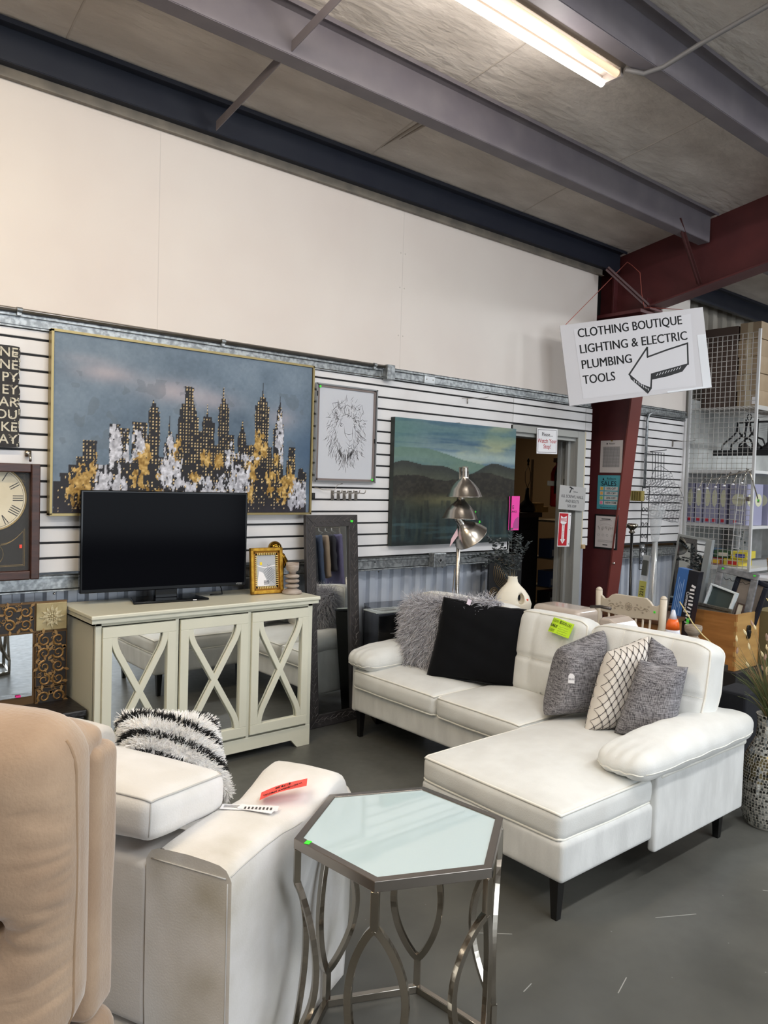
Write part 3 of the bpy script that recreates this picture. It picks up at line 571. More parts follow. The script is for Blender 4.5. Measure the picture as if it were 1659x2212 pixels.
# ---------------------------------------------------------------- wall clock
t = thing('wall_clock', 'dark wooden wall clock with cream roman dial behind glass, cropped by the frame', 'clock', M=onwall(.911, -.005, 1.267))
wood = mat('dark_walnut', (72, 40, 30), .4, c2=(50, 27, 20), ns=9, stretch=(1, 6, 1)); hw, hh = .208, .278
MB().box((0, 0, .008), (hw*2-.02, hh*2-.02, .014)).build('backing', mat('clock_black', (10, 10, 11), .5, spec=.1), t)
for nme, c_, s_ in (('frame_side', (hw-.021, 0, .03), (.042, hh*2, .06)), ('frame_side', (-hw+.021, 0, .03), (.042, hh*2, .06)), ('frame_top', (0, hh-.021, .03), (hw*2-.084, .042, .058)), ('frame_bottom', (0, -hh+.021, .03), (hw*2-.084, .042, .058))): MB().box(c_, s_).build(nme, wood, t, bevel=.005)
dial = MB().lathe([(.001, .0155), (.150, .0155), (.152, .019), (.156, .019), (.158, .0155)], 56, c=(0, .112, .0), close=False); gl = mat('gilt_line', (158, 136, 84), .4, .6)
d = MB().prism([(.150*math.cos(a), .112+.150*math.sin(a)) for a in np.linspace(0, 2*math.pi, 49)[:-1]], .0155, .018).build('dial', mat('dial_cream', (222, 212, 186), .5, c2=(200, 188, 158), ns=5), t)
MB().tube([(.154*math.cos(a), .112+.154*math.sin(a), .018) for a in np.linspace(0, 2*math.pi, 57)[:-1]], .0035, 6, close=True).build('dial_ring', gl, t, smooth=True)
MB().tube([(.143*math.cos(a), .112+.143*math.sin(a), .018) for a in np.linspace(0, 2*math.pi, 57)[:-1]], .0008, 4, close=True).build('minute_ring', ink, d)
for h, s in zip(range(1, 13), ['I', 'II', 'III', 'IIII', 'V', 'VI', 'VII', 'VIII', 'IX', 'X', 'XI', 'XII']):
    a = R(90-30*h); bars = {'I': 1, 'II': 2, 'III': 3, 'IIII': 4}.get(s)
    m = MB()
    if bars:
        for b in range(bars): m.box((0, (b-(bars-1)/2)*.011, 0), (.046, .0042, .001))
    else:
        k0 = {'V': 0, 'VI': 1, 'VII': 2, 'VIII': 3, 'IX': 1, 'X': 0, 'XI': 1, 'XII': 2}[s]; w0 = .012
        for sg in (-1, 1): m.box((0, sg*.004+w0*.0, 0), (.046, .0036, .001), Matrix.Rotation(sg*(.15 if 'V' in s else .3), 3, 'Z'))
        for b in range(k0): m.box((0, .016+b*.009, 0), (.046, .003, .001))
    m.build('numeral', ink, d, M=Matrix.Translation((.117*math.cos(a), .112+.117*math.sin(a), .0186)) @ Matrix.Rotation(a, 4, 'Z'))
for a, l, w in ((2.6, .075, .006), (4.2, .11, .004)): MB().box((l/2, 0, 0), (l, w, .001)).build('clock_hand', ink, t, M=Matrix.Translation((0, .112, .0195)) @ Matrix.Rotation(a, 4, 'Z'))
m = MB()
for k, off in enumerate((0, .006)):   # gilt spandrels on the glass
    P = [(.150-off, -.215+off), (.150-off, -.035-off*2)]+[(.150-off-(.10)*k2/8-.006, -.045-off-.062*(1-(1-k2/8)**2)) for k2 in range(1, 9)]
    m.tube([(x, y, .0165) for x, y in P], .0012, 4); m.tube([(-x, y, .0165) for x, y in P], .0012, 4); m.tube([(-.150+off, -.215+off, .0165), (.150-off, -.215+off, .0165)], .0012, 4)
    m.tube([(.150-off, .225-off, .0165), (.150-off, .19, .0165), (.105, .225-off, .0165)], .0012, 4, close=True)
m.tube([(.055*math.cos(a), -.155+.055*math.sin(a), .0165) for a in np.linspace(0, 6.28, 33)], .0012, 4)
m.build('gilt_lines', gl, t)
MB().box((0, 0, .036), (hw*2-.086, hh*2-.086, .002)).build('glass', mat('clock_glass', (255, 255, 255), .02, alpha=.03, spec=.1), t)
MB().box((.127, -.118, .0378), (.012, .017, .001)).build('price_sticker', mat('coral_sticker', (245, 80, 60), .6), t)
# ---------------------------------------------------------------- door signs
def sheet(name, label, M, w, h, m=None, cat='sign', z=.0015, bend=0): 
    t = thing(name, label, cat, M=M); MB().box((0, 0, 0), (w, h, z*2)).build('sheet', m or paper, t); return t
t = sheet('step_sign', 'white paper sign asking to watch your step, hung in the doorway', onwall(5.035, -.012, 1.878) @ Matrix.Rotation(R(1.5), 4, 'Z'), .262, .205)
m = MB()
for a, b in (((0, .09), (.235, .003)), ((0, -.09), (.235, .003)), ((.117, 0), (.003, .183)), ((-.117, 0), (.003, .183))): m.box((*a, .0018), (*b, .0005))
m.build('border_line', ink, t); rt = mat('red_ink', (176, 40, 44), .6)
text('Please....', .042, ink, t, 0, .052, .0018, off=.0008); text('Watch Your', .048, rt, t, 0, .0, .0018, off=.0008); text('Step!', .048, rt, t, 0, -.045, .0018, off=.0008)
gp = mat('grey_card', (176, 174, 172), .5)
t = sheet('fastener_sign', 'grey card sign for screws, nails and bolts on the door jamb', onwall(5.375, -.03, 1.418) @ Matrix.Rotation(R(-3), 4, 'Z'), .36, .2, gp); dk = mat('dark_grey_ink', (52, 52, 54), .6)
for k, s in enumerate(['ALL SCREWS, NAILS,', 'AND BOLTS', '50% OFF']): text(s, .034, dk, t, 0, .012-k*.04, .0018)
MB().box((-.03, .065, .002), (.012, .05, .0006), Matrix.Rotation(-.5, 3, 'Z')).box((-.022, .085, .002), (.055, .012, .0006), Matrix.Rotation(-.25, 3, 'Z')).build('hammer_mark', dk, t); text('ReStore', .018, dk, t, .04, .055, .0018)
t = sheet('extinguisher_sign', 'red and white fire extinguisher sign with a downward arrow on the jamb', onwall(5.295, -.02, 1.155) @ Matrix.Rotation(R(-2), 4, 'Z'), .165, .285, mat('sign_white', (232, 230, 230), .4)); red = mat('sign_red', (186, 26, 40), .4)
MB().box((-.018, 0, .0018), (.118, .27, .0006)).build('red_field', red, t)
MB().prism([(-.058, .115), (-.018, .1), (.022, .115), (.022, .055), (-.018, .035), (-.058, .055)], .0022, .0028).prism([(-.035, .05), (-.001, .05), (-.001, -.08), (.018, -.08), (-.018, -.12), (-.054, -.08), (-.035, -.08)], .0022, .0028).build('arrow', mat('sign_white', (0, 0, 0)), t)
text('FIRE', .042, red, t, -.018, .08, .003, off=.001)
for k, ch in enumerate('EXTINGUISHER'): text(ch, .014, red, t, -.018, .03-k*.0115, .003, off=.0005, name='letter')
for y in (.12, 0, -.12): MB().lathe([(.004, 0), (.004, .002)], 8, c=(.068, y, .001)).build('rivet', black, t)
t = sheet('pink_tag', 'bright pink clearance card hanging at the edge of the lake painting', onwall(4.622, -.055, 1.296), .092, .265, mat('hot_pink', (246, 74, 172), .5), 'tag')
text('E', .04, ink, t, -.038, .045, .0018, 'LEFT', off=.0015); text('ANCE', .022, ink, t, -.044, .012, .0018, 'LEFT', off=.0003)
MB().prism([(.04, -.12)]+[(.04-.072*math.sin(a)*.9, -.12+.09*math.cos(a)*1.0) for a in np.linspace(0, math.pi/2, 10)], .0015, .0019).build('grey_patch', mat('mauve_patch', (176, 74, 140), .6), t); MB().box((-.062, 0, -.006), (.034, .26, .001), Matrix.Rotation(.5, 3, 'Y')).build('folded_flap', mat('hot_pink', (0, 0, 0)), t)
# ================================================================ cabinet with mirrored doors
t = thing('mirrored_cabinet', 'cream three door cabinet with lattice X doors over mirror, under the television', 'cabinet', (1.885, -.19, 0))
x0, x1, yf_, yb, zt = -.612, .612, -.21, .20, .85
m = MB(); m.bb((x0, yf_+.02, .12), (x0+.02, yb, .825)); m.bb((x1-.02, yf_+.02, .12), (x1, yb, .825)); m.bb((x0, yb-.015, .1), (x1, yb, .825)); m.bb((x0, yf_+.02, .10), (x1, yb, .125)); m.bb((x0, yf_+.02, .79), (x1, yb, .825))
m.bb((x0, yf_, .02), (x0+.03, yf_+.03, .825)); m.bb((x1-.03, yf_, .02), (x1, yf_+.03, .825)); m.bb((-.215, yf_, .1), (-.197, yf_+.03, .8)); m.bb((.197, yf_, .1), (.215, yf_+.03, .8)); m.bb((x0, yf_, .795), (x1, yf_+.03, .825)); m.bb((x0, yf_+.02, .80), (x0+.02, yb, .832))
m.build('carcass', cream, t, bevel=.002)
MB().bb((x0-.03, yf_-.035, .832), (x1+.03, yb+.005, .852)).build('top', cream, t, bevel=.005); MB().bb((x0-.024, yf_-.024, .812), (x1+.024, yb+.002, .8325)).build('top_moulding', cream, t)
T = Matrix.Translation((0, yf_+.02, 0)) @ Matrix.Rotation(R(90), 4, 'X')
MB().prism([(x0, .115), (x0, 0), (x0+.085, 0), (x0+.125, .045), (x1-.125, .045), (x1-.085, 0), (x1, 0), (x1, .115)], 0, .022, T).build('plinth', cream, t, bevel=.002)
MB().prism([(-.21, .115), (-.21, 0), (-.15, 0), (-.11, .045), (.11, .045), (.15, 0), (.21, 0), (.21, .115)], 0, .02, Matrix.Translation((x0+.02, 0, 0)) @ Matrix.Rotation(R(90), 4, 'Z') @ Matrix.Rotation(R(90), 4, 'X')).build('side_plinth', cream, t)
def band(m, P, w, z0, z1):
    P = [Vector((a, b, 0)) for a, b in P]; n = len(P); A = []; B = []
    for i, p in enumerate(P):
        d = (P[min(i+1, n-1)]-P[max(i-1, 0)]).normalized(); k = Vector((-d.y, d.x, 0)); A.append(p+k*w/2); B.append(p-k*w/2)
    vs = []
    for a, b in zip(A, B): vs += [(a.x, a.y, z0), (b.x, b.y, z0), (a.x, a.y, z1), (b.x, b.y, z1)]
    fs = []
    for i in range(n-1):
        o = 4*i; fs += [(o+2, o+3, o+7, o+6), (o, o+4, o+5, o+1), (o, o+2, o+6, o+4), (o+1, o+5, o+7, o+3)]
    fs += [(0, 1, 3, 2), (4*n-4, 4*n-2, 4*n-1, 4*n-3)]; m.add(vs, fs)
for k, (dx, dw) in enumerate(((-.3985, .366), (0, .385), (.3985, .366))):
    dM = Matrix.Translation((dx, yf_+.004, .46)) @ Matrix.Rotation(R(90), 4, 'X'); h = .66; w = dw; b = .036
    m = MB(); ow, oh = w-2*.045, h-2*.052
    m.box((0, h/2-.026, .009), (w, .052, .018)); m.box((0, -h/2+.026, .009), (w, .052, .018)); m.box((-w/2+.0225, 0, .009), (.045, oh, .018)); m.box((w/2-.0225, 0, .009), (.045, oh, .018))
    for s in (-1, 1):   # two S-shaped ribs crossing in the middle
        P = []
        for q in np.linspace(-1, 1, 25):
            aq = abs(q); xx = s*(ow/2-.010)*math.copysign(1, q)*(aq*1.18 if aq < .62 else .7316+(.2684)*math.sin(min(1, (aq-.62)/.38)*math.pi/2)**.9); yy_ = q*(oh/2+.004); P.append((xx, yy_))
        P2 = [(px*1.0, py) for px, py in P]; band(m, P2, .030, .003+.0004*(s > 0), .0165+.0004*(s > 0))
    d = m.build('door', cream, t, M=dM, bevel=.002)
    MB().box((0, 0, -.001), (ow+.03, oh+.03, .003)).build('mirror_panel', mirror_m, d)
# ---------------------------------------------------------------- television
t = thing('television', 'flat black television standing on the cream mirrored cabinet', 'television', (1.735, -.145, .853), R(-6))
gb = mat('gloss_black', (6, 6, 8), .1, spec=.25)
sc = MB().box((0, .0, .315), (.885, .035, .515)); sc.build('bezel', gb, t, bevel=.004)
MB().box((0, -.0185, .32), (.862, .002, .488)).build('screen', mat('screen_black', (3, 3, 7), .12, spec=.035), t)
MB().box((0, .04, .27), (.55, .06, .3)).build('back_shell', black, t, bevel=.01)
MB().prism([(-.2, -.095), (.2, -.095), (.165, .09), (-.165, .09)], 0, .012).build('stand_base', gb, t, bevel=.004); MB().box((0, .02, .05), (.12, .03, .08)).build('stand_neck', gb, t, bevel=.004)
lg = text('VIZIO', .014, mat('logo_grey', (150, 150, 152), .5), t, .40, 0, 0, M=Matrix.Translation((.40, -.0200, .069)) @ Matrix.Rotation(R(90), 4, 'X'), name='logo')
MB().box((.0, -.0965, .006), (.02, .001, .005)).build('base_label', paper, t, loc=(.12, 0, 0))
tag(MB().tube([(0, 0, .004), (.03, -.02, .006), (.07, -.01, .004), (.08, .02, .03), (.08, .04, .05)], .003, 6).build('power_cable', black, loc=(2.0, -.12, .853), smooth=True), 'thin black cable coiled behind the television base', 'cable')
# ---------------------------------------------------------------- gold photo frame
t = thing('gold_photo_frame', 'ornate gold photo frame with a grey insert standing on the cabinet', 'picture frame', M=Matrix.Translation((2.305, -.21, .853)) @ Matrix.Rotation(R(-4), 4, 'Z') @ Matrix.Rotation(R(-6), 4, 'X') @ Matrix.Rotation(R(90), 4, 'X'))
gold = mat('gold_leaf', (206, 160, 62), .3, .85, c2=(176, 128, 46), ns=40); w, h = .205, .262
for a, b in (((0, h-.011), (w, .022)), ((0, .011), (w, .022)), ((-w/2+.011, h/2), (.022, h)), ((w/2-.011, h/2), (.022, h))): MB().box((*a, .012), (*b, .024)).build('moulding', gold, t, bevel=.005)
for a, b in (((0, h-.027), (w-.04, .012)), ((0, .027), (w-.04, .012)), ((-w/2+.027, h/2), (.012, h-.04)), ((w/2-.027, h/2), (.012, h-.04))): MB().box((*a, .008), (*b, .012)).build('inner_moulding', mat('gold_dark', (140, 96, 34), .4, .8), t)
for i in range(11):
    for sy in (.036, h-.036): MB().box((0, 0, 0), (.0065, .014, .012)).build('bead', mat('gold_pale', (232, 204, 130), .3, .7), t, loc=(-.055+i*.011, sy, .012), bevel=.002)
for i in range(16):
    for sx in (-w/2+.036, w/2-.036): MB().box((0, 0, 0), (.014, .0065, .012)).build('bead', mat('gold_pale', (0, 0, 0)), t, loc=(sx, .049+i*.011, .012), bevel=.002)
MB().box((0, h/2, .003), (w-.02, h-.02, .004)).build('backing', black, t)
ins = MB().box((0, h/2, .006), (.122, .175, .002)).build('photo_insert', mat('insert_grey', (176, 178, 182), .3), t)
m = MB(); m.prism([(-.06, .046), (-.045, .13), (-.02, .12), (.02, .046)], .0071, .0074); m.prism([(-.01, .15), (-.06, .165), (-.06, .16), (-.01, .145), (.06, .158), (.06, .163)], .0071, .0074); m.build('print_shapes', paper, ins)
m = MB()
for k in range(7): m.box((.03-.004*k, .075+.012*k, .0073), (.06, .0015, .0004), Matrix.Rotation(.7, 3, 'Z')); m.box((.03, .075+.012*k, .0073), (.06, .0015, .0004), Matrix.Rotation(-.7, 3, 'Z'))
for k in range(4): m.box((0, .055+.006*k, .0076), (.032, .004, .0003))
m.build('print_lines', mat('print_grey', (90, 92, 98), .5), ins)
MB().box((-.032, .172, .008), (.014, .016, .001)).build('price_sticker', mat('yellow_sticker', (240, 210, 40), .5), t)
# ---------------------------------------------------------------- gold figurine (a bird-like ornament) and candle holder
t = thing('gold_ornament', 'shiny dark gold ornament with a round head behind the photo frame', 'ornament', (2.43, -.10, .853)); gg = mat('mirror_gold', (150, 112, 40), .08, 1)
MB().lathe([(.05, 0), (.055, .01), (.05, .04), (.052, .14), (.048, .17), (.035, .2), (.024, .215)], 24).build('body', gg, t, smooth=True)
hd = MB().lathe([(.012*math.sin(a)*3.4 if True else 0, -.04*math.cos(a)) for a in np.linspace(.05, math.pi-.05, 14)], 24, c=(-.012, -.01, .25)); hd.build('head', gg, t, smooth=True)
MB().tube([(.0, 0, .21), (.04, -.01, .2), (.06, -.01, .17), (.058, 0, .13)], [.012, .02, .018, .01], 10).build('wing', gg, t, smooth=True)
t = thing('wooden_candle_holder', 'whitewashed turned wooden candle holder at the right end of the cabinet top', 'candle holder', (2.437, -.275, .853)); ww = mat('whitewash_wood', (176, 164, 154), .7, c2=(140, 124, 112), ns=14, stretch=(1, 1, 5), bump=.3)
MB().lathe([(.055, 0), (.058, .008), (.052, .018), (.03, .028), (.024, .034)], 24).build('foot', ww, t, smooth=True)
for z in (.045, .073, .1): MB().lathe([(.02, z-.012), (.038, z-.006), (.041, z), (.038, z+.007), (.02, z+.013)], 24).build('ring', ww, t, smooth=True)
MB().lathe([(.02, .11), (.02, .125), (.034, .135), (.037, .15), (.037, .178), (.03, .178), (.028, .165)], 24).build('cup', ww, t, smooth=True)
# ---------------------------------------------------------------- ornate tiled mirror on a carved black chest
t = thing('tiled_mirror', 'mirror framed by scroll relief tiles in black and gold, left of the cabinet', 'mirror', M=onwall(.91, -.105, .62)); bz = mat('bronze_edge', (104, 78, 48), .4, .5); tb = mat('tile_black', (30, 24, 22), .5); tg = mat('scroll_gold', (158, 124, 76), .45, .3, c2=(126, 94, 54), ns=30)
MB().box((0, 0, -.008), (.654, .53, .016)).build('backing', bz, t)
def scrolls(parent, w, h, seed):
    g = random.Random(seed); m = MB()
    def vol(cx, cy, r, a0, dirn, turns=1.4):
        P = []; n = 16
        for k in range(n): a = a0+dirn*2*math.pi*turns*k/n; rr = r*(1-.8*k/n); P.append((cx+rr*math.cos(a), cy+rr*math.sin(a), .004))
        m.tube(P, [max(.0012, .0065*r/.03*(1-.7*k/n)) for k in range(n)], 5)
        for j in (0, 3, 6):
            x, y, _ = P[j]; an = a0+dirn*2*math.pi*turns*j/n; m.prism([(0, -.004), (.022, -.006), (.03, .004), (.012, .008)], .003, .007, Matrix.Translation((x, y, 0)) @ Matrix.Rotation(an+g.uniform(-.4, .4), 4, 'Z') @ Matrix.Scale(min(1, r/.03), 4))
    nx_ = max(1, round(w/.07)); ny_ = max(1, round(h/.07))
    for i in range(nx_):
        for j in range(ny_): 
            s = 1 if (i+j) % 2 else -1; vol(-w/2+w*(i+.5)/nx_, -h/2+h*(j+.5)/ny_, min(w/nx_, h/ny_)*.46, g.random()*6, s)
            vol(-w/2+w*(i+.15)/nx_, -h/2+h*(j+.9)/ny_, .012, g.random()*6, -s)
    return m.build('scroll_relief', tg, parent)
def tile(x, y, w, h, seed):
    o = MB().box((0, 0, .004), (w, h, .008)).build('tile', tb, t, loc=(x, y, 0), bevel=.001); e = .003
    MB().box((0, h/2, .006), (w, e, .012)).box((0, -h/2, .006), (w, e, .012)).box((w/2, 0, .006), (e, h, .012)).box((-w/2, 0, .006), (e, h, .012)).build('tile_edge', bz, o)
    s = scrolls(o, w-.012, h-.012, seed); s.location = (0, 0, .006); return o
def flower(x, y):
    o = MB().box((0, 0, .006), (.142, .132, .012)).build('tile', mat('tile_cream', (176, 162, 122), .45, .2, c2=(150, 134, 94), ns=12), t, loc=(x, y, 0), bevel=.003); m = MB()
    for k in range(12):
        a = k*math.pi/6; L = .052 if k % 3 else .06; m.prism([(.014, 0), (.03, .009), (L, .001), (.03, -.009)], .012, .017, Matrix.Rotation(a, 4, 'Z'))
    for k in range(8): m.lathe([(.0055, .012), (.004, .018), (.001, .02)], 6, c=(.013*math.cos(k*.785), .013*math.sin(k*.785), 0))
    m.lathe([(.007, .012), (.004, .02)], 8); m.build('flower_relief', mat('flower_cream', (206, 196, 162), .45, c2=(150, 134, 96), ns=60), o)
tile(.253, .262-.135-.135*1.08, .142, .27, 3); tile(.253, -.2, .142, .11, 5); flower(.253, .192); tile(.098, .192, .155, .135, 7); tile(-.065, .192, .155, .135, 8); tile(-.24, .192, .17, .135, 9); tile(-.25, 0, .15, .24, 4)
MB().box((-.005, -.035, .003), (.345, .30, .004)).build('mirror_glass', mirror_m, t)
MB().box((.0, -.178, .013), (.022, .01, .001)).build('price_sticker', pinkd, t, loc=(.105, 0, 0))
t = thing('carved_black_chest', 'low black chest with carved scroll lid under the tiled mirror', 'chest', (.93, -.13, 0)); cb = mat('carved_black', (26, 23, 24), .4, bump=.6, bs=24, bd=.01)
MB().bb((-.45, -.2, 0), (.325, .2, .36)).build('body', cb, t, bevel=.006); MB().bb((-.46, -.21, .36), (.335, .21, .395)).build('lid', cb, t, bevel=.008)
MB().box((.19, -.212, .345), (.025, .001, .012)).build('price_sticker', pinkd, t)
# ---------------------------------------------------------------- tall leaning mirror with leaf-carved frame
A = Vector((2.84, -.165, .0)); 
t = thing('leaning_mirror', 'tall narrow mirror in a grey leaf-carved frame leaning on the wall', 'mirror', M=Matrix.Translation(A) @ Matrix.Rotation(R(1.5), 4, 'Z') @ Matrix.Rotation(R(-4.2), 4, 'X') @ Matrix.Rotation(R(90), 4, 'X'))
fm = mat('pewter_frame', (66, 62, 62), .45, .2, c2=(52, 49, 49), ns=12); W_, H_, b = .405, 1.295, .072
for nme, pts in (('frame_side', [(-W_/2, 0), (-W_/2+b, b), (-W_/2+b, H_-b), (-W_/2, H_)]), ('frame_side', [(W_/2, 0), (W_/2, H_), (W_/2-b, H_-b), (W_/2-b, b)]), ('frame_top', [(-W_/2, H_), (-W_/2+b, H_-b), (W_/2-b, H_-b), (W_/2, H_)]), ('frame_bottom', [(-W_/2, 0), (W_/2, 0), (W_/2-b, b), (-W_/2+b, b)])):
    MB().prism(pts, 0, .028).build(nme, fm, t, bevel=.003)
g = random.Random(2); lf = MB(); lm2 = mat('pewter_high', (104, 100, 98), .4, .3)
def leaf(cx, cy, a, l):
    P = [(cx+math.cos(a)*l*k/5-math.sin(a)*math.sin(k/5*3.1)*l*.14, cy+math.sin(a)*l*k/5+math.cos(a)*math.sin(k/5*3.1)*l*.14, .0285+.0015*math.sin(k/5*3.1)) for k in range(6)]; lf.tube(P, .0011, 4)
for sx in (-1, 1):
    for k in range(52):
        y = .05+k*(H_-.09)/52; leaf(sx*(W_/2-b/2)+g.uniform(-.006, .006), y, math.pi/2+.65*(1 if k % 2 else -1)+g.uniform(-.15, .15), .042); leaf(sx*(W_/2-b/2)+g.uniform(-.02, .02), y, math.pi/2+g.uniform(-.4, .4), .03)
for sy in (b/2, H_-b/2):
    for k in range(14): x = -.16+k*.32/14; leaf(x, sy+g.uniform(-.006, .006), .55*(1 if k % 2 else -1), .042); leaf(x, sy+g.uniform(-.02, .02), g.uniform(-.4, .4), .03)
lf.build('leaf_relief', lm2, t)
MB().box((0, H_/2, .010), (W_-2*b+.01, H_-2*b+.01, .004)).build('mirror_glass', mirror_m, t)
MB().box((W_/2-.05, H_-.04, .030), (.02, .014, .001)).build('price_sticker', greend, t)
# ---------------------------------------------------------------- black plinth and brochure
t = thing('black_plinth', 'glossy black square plinth standing behind the arm of the sofa', 'plinth', (3.25, -.175, 0)); pp = [(-.215, -.168), (.16, -.195), (.30, .20), (-.015, .23)]
MB().prism(pp, 0, .675).build('body', mat('plinth_black', (10, 11, 15), .16), t, bevel=.004); MB().prism([(x*1.01, y*1.01) for x, y in pp], .675, .69).build('top', mat('plinth_top', (40, 44, 54), .12), t, bevel=.003)
t = thing('framed_certificate', 'small printed certificate in clear sleeve lying on the black plinth', 'document', (3.165, -.26, .694), R(-6)); MB().box((0, 0, 0), (.25, .15, .006)).build('sleeve', mat('sleeve_grey', (196, 204, 202), .25), t)
m = MB(); m.box((0, .03, .0036), (.16, .012, .0006)); 
for k in range(4): m.box((0, -.005-.012*k, .0036), (.15-.02*k, .003, .0006))
for a, b in (((0, .062), (.22, .002)), ((0, -.062), (.22, .002)), ((.11, 0), (.002, .125)), ((-.11, 0), (.002, .125))): m.box((*a, .0036), (*b, .0006))
m.build('print', mat('print_dark', (70, 66, 64), .6), t)
# ---------------------------------------------------------------- floor lamp
t = thing('floor_lamp', 'brushed steel floor lamp with three cone shades in front of the lake painting', 'floor lamp', (3.655, -.4, 0))
MB().lathe([(.13, 0), (.13, .012), (.11, .02), (.02, .028)], 28).build('base', steel, t, smooth=True); MB().tube([(0, 0, .02), (.0, 0, 1.36)], [.014, .014], 12).tube([(.002, .0, 1.30), (-.008, 0, 1.62)], .008, 10).build('pole', steel, t, smooth=True)
def shade(px, pz, ax, k):
    q = Vector((0, 0, -1)).rotation_difference(Vector(ax).normalized()).to_matrix().to_4x4()
    o = MB().lathe([(.024, .0), (.027, -.055), (.029, -.07), (.06, -.095), (.095, -.135), (.118, -.185), (.121, -.187), (.115, -.184), (.09, -.135), (.05, -.098)], 28, close=False).build('shade', mat('lamp_steel', (196, 190, 182), .24, 1), t, M=Matrix.Translation((px, -.03, pz)) @ q, smooth=True)
    MB().lathe([(.001, .012), (.02, .01), (.024, 0)], 16).build('shade_cap', steel, o, smooth=True); 
    for a in range(8): MB().box((.0258, 0, -.035), (.002, .003, .028), None).build('vent_slot', black, o, M=Matrix.Rotation(a*math.pi/4, 4, 'Z'))
    MB().tube([(0, 0, -.1), (0, 0, -.13)], .02, 10).build('lamp_holder', black, o)
    return o
s1 = shade(.005, 1.615, (.03, 0, -1), 0); s2 = shade(-.02, 1.47, (-.02, 0, -1), 1); s3 = shade(-.055, 1.30, (.62, -.1, -.72), 2)
for s in (s2, s3): MB().box((.1, -.04, -.14), (.012, .002, .014), Matrix.Rotation(.6, 3, 'Y')).build('price_sticker', greend, s)
MB().prism([(0, 0), (.055, .07), (.06, .02), (-.01, -.05)], 0, .001, Matrix.Translation((-.1, -.03, 1.15)) @ Matrix.Rotation(R(90), 4, 'X')).build('price_tag', mat('pale_pink', (226, 190, 194), .6), t)
MB().tube([(-.02, .01, .02), (-.03, .02, .5), (-.035, .01, .75), (-.015, .01, .95)], .003, 6).build('cord', mat('cord_beige', (120, 108, 92), .6), t, smooth=True)
# ================================================================ sectional sofa
fab = mat('ivory_chenille', (228, 229, 226), .9, c2=(217, 217, 213), ns=7, nd=5, bump=.45, bs=260, bd=.0015, sheen=.25)
fabside = mat('ivory_chenille_side', (223, 224, 222), .9, c2=(208, 209, 207), ns=16, nd=6, bump=.5, bs=200, bd=.0015, stretch=(1, 1, .35), sheen=.2)
pipe_m = mat('ivory_piping', (236, 234, 226), .8)
SB = Vector((2.95, -1.42, 0))
t = sofa = thing('sectional_sofa', 'large ivory sectional sofa with a chaise at one end on thin black legs', 'sofa', SB)
def sb(name, m_, c, d, r, parent=None, mt=None, rot=None, pipes=(), pr=.0055, base=SB, **k):
    m_, df = softbox(*d, r, **k); M = Matrix.Translation(Vector(c)-base)
    if rot is not None: M = M @ rot
    o = m_.build(name, mt or fab, parent, smooth=True, M=M)
    for ax, sg in pipes: piping(df, ax, sg, pr).build('piping', pipe_m if mt is None else mt, o, smooth=True)
    return o, df
# frame: main run and chaise base
sb('seat_base', 0, (3.085, -1.11, .23), (.60, 1.36, .15), .018, t, fabside)
sb('chaise_base', 0, (2.70, -2.075, .23), (1.13, .71, .145), .02, t, fabside)
sb('back_frame', 0, (3.37, -1.31, .38), (.09, 1.70, .40), .03, t, fabside, rot=Matrix.Rotation(R(5), 4, 'Y'))
sb('side_panel', 0, (3.05, -2.43, .27), (.72, .035, .31), .012, t, fabside)
sb('side_panel', 0, (3.08, -.425, .30), (.58, .04, .30), .012, t, fabside)
def crown(h):
    def f(o, u):
        k = (1-abs(u[..., 0])**2.4)*(1-abs(u[..., 1])**2.4); o = o.copy(); o[..., 2] += np.where(u[..., 2] > .5, h*k, 0); return o
    return f
sb('seat_cushion', 0, (3.06, -.79, .352), (.60, .695, .118), .035, t, pipes=((2, 1), (2, -1)), top=crown(.03), bulge=(.012, .004, 0), n=12, wr=.0012)
sb('seat_cushion', 0, (3.06, -1.425, .352), (.60, .565, .118), .035, t, pipes=((2, 1), (2, -1)), top=crown(.03), bulge=(.012, .004, 0), n=12, wr=.0012)
sb('chaise_cushion', 0, (2.73, -2.07, .348), (1.19, .70, .108), .03, t, pipes=((2, 1), (2, -1)), top=crown(.035), bulge=(.008, .006, 0), n=14, wr=.0014)
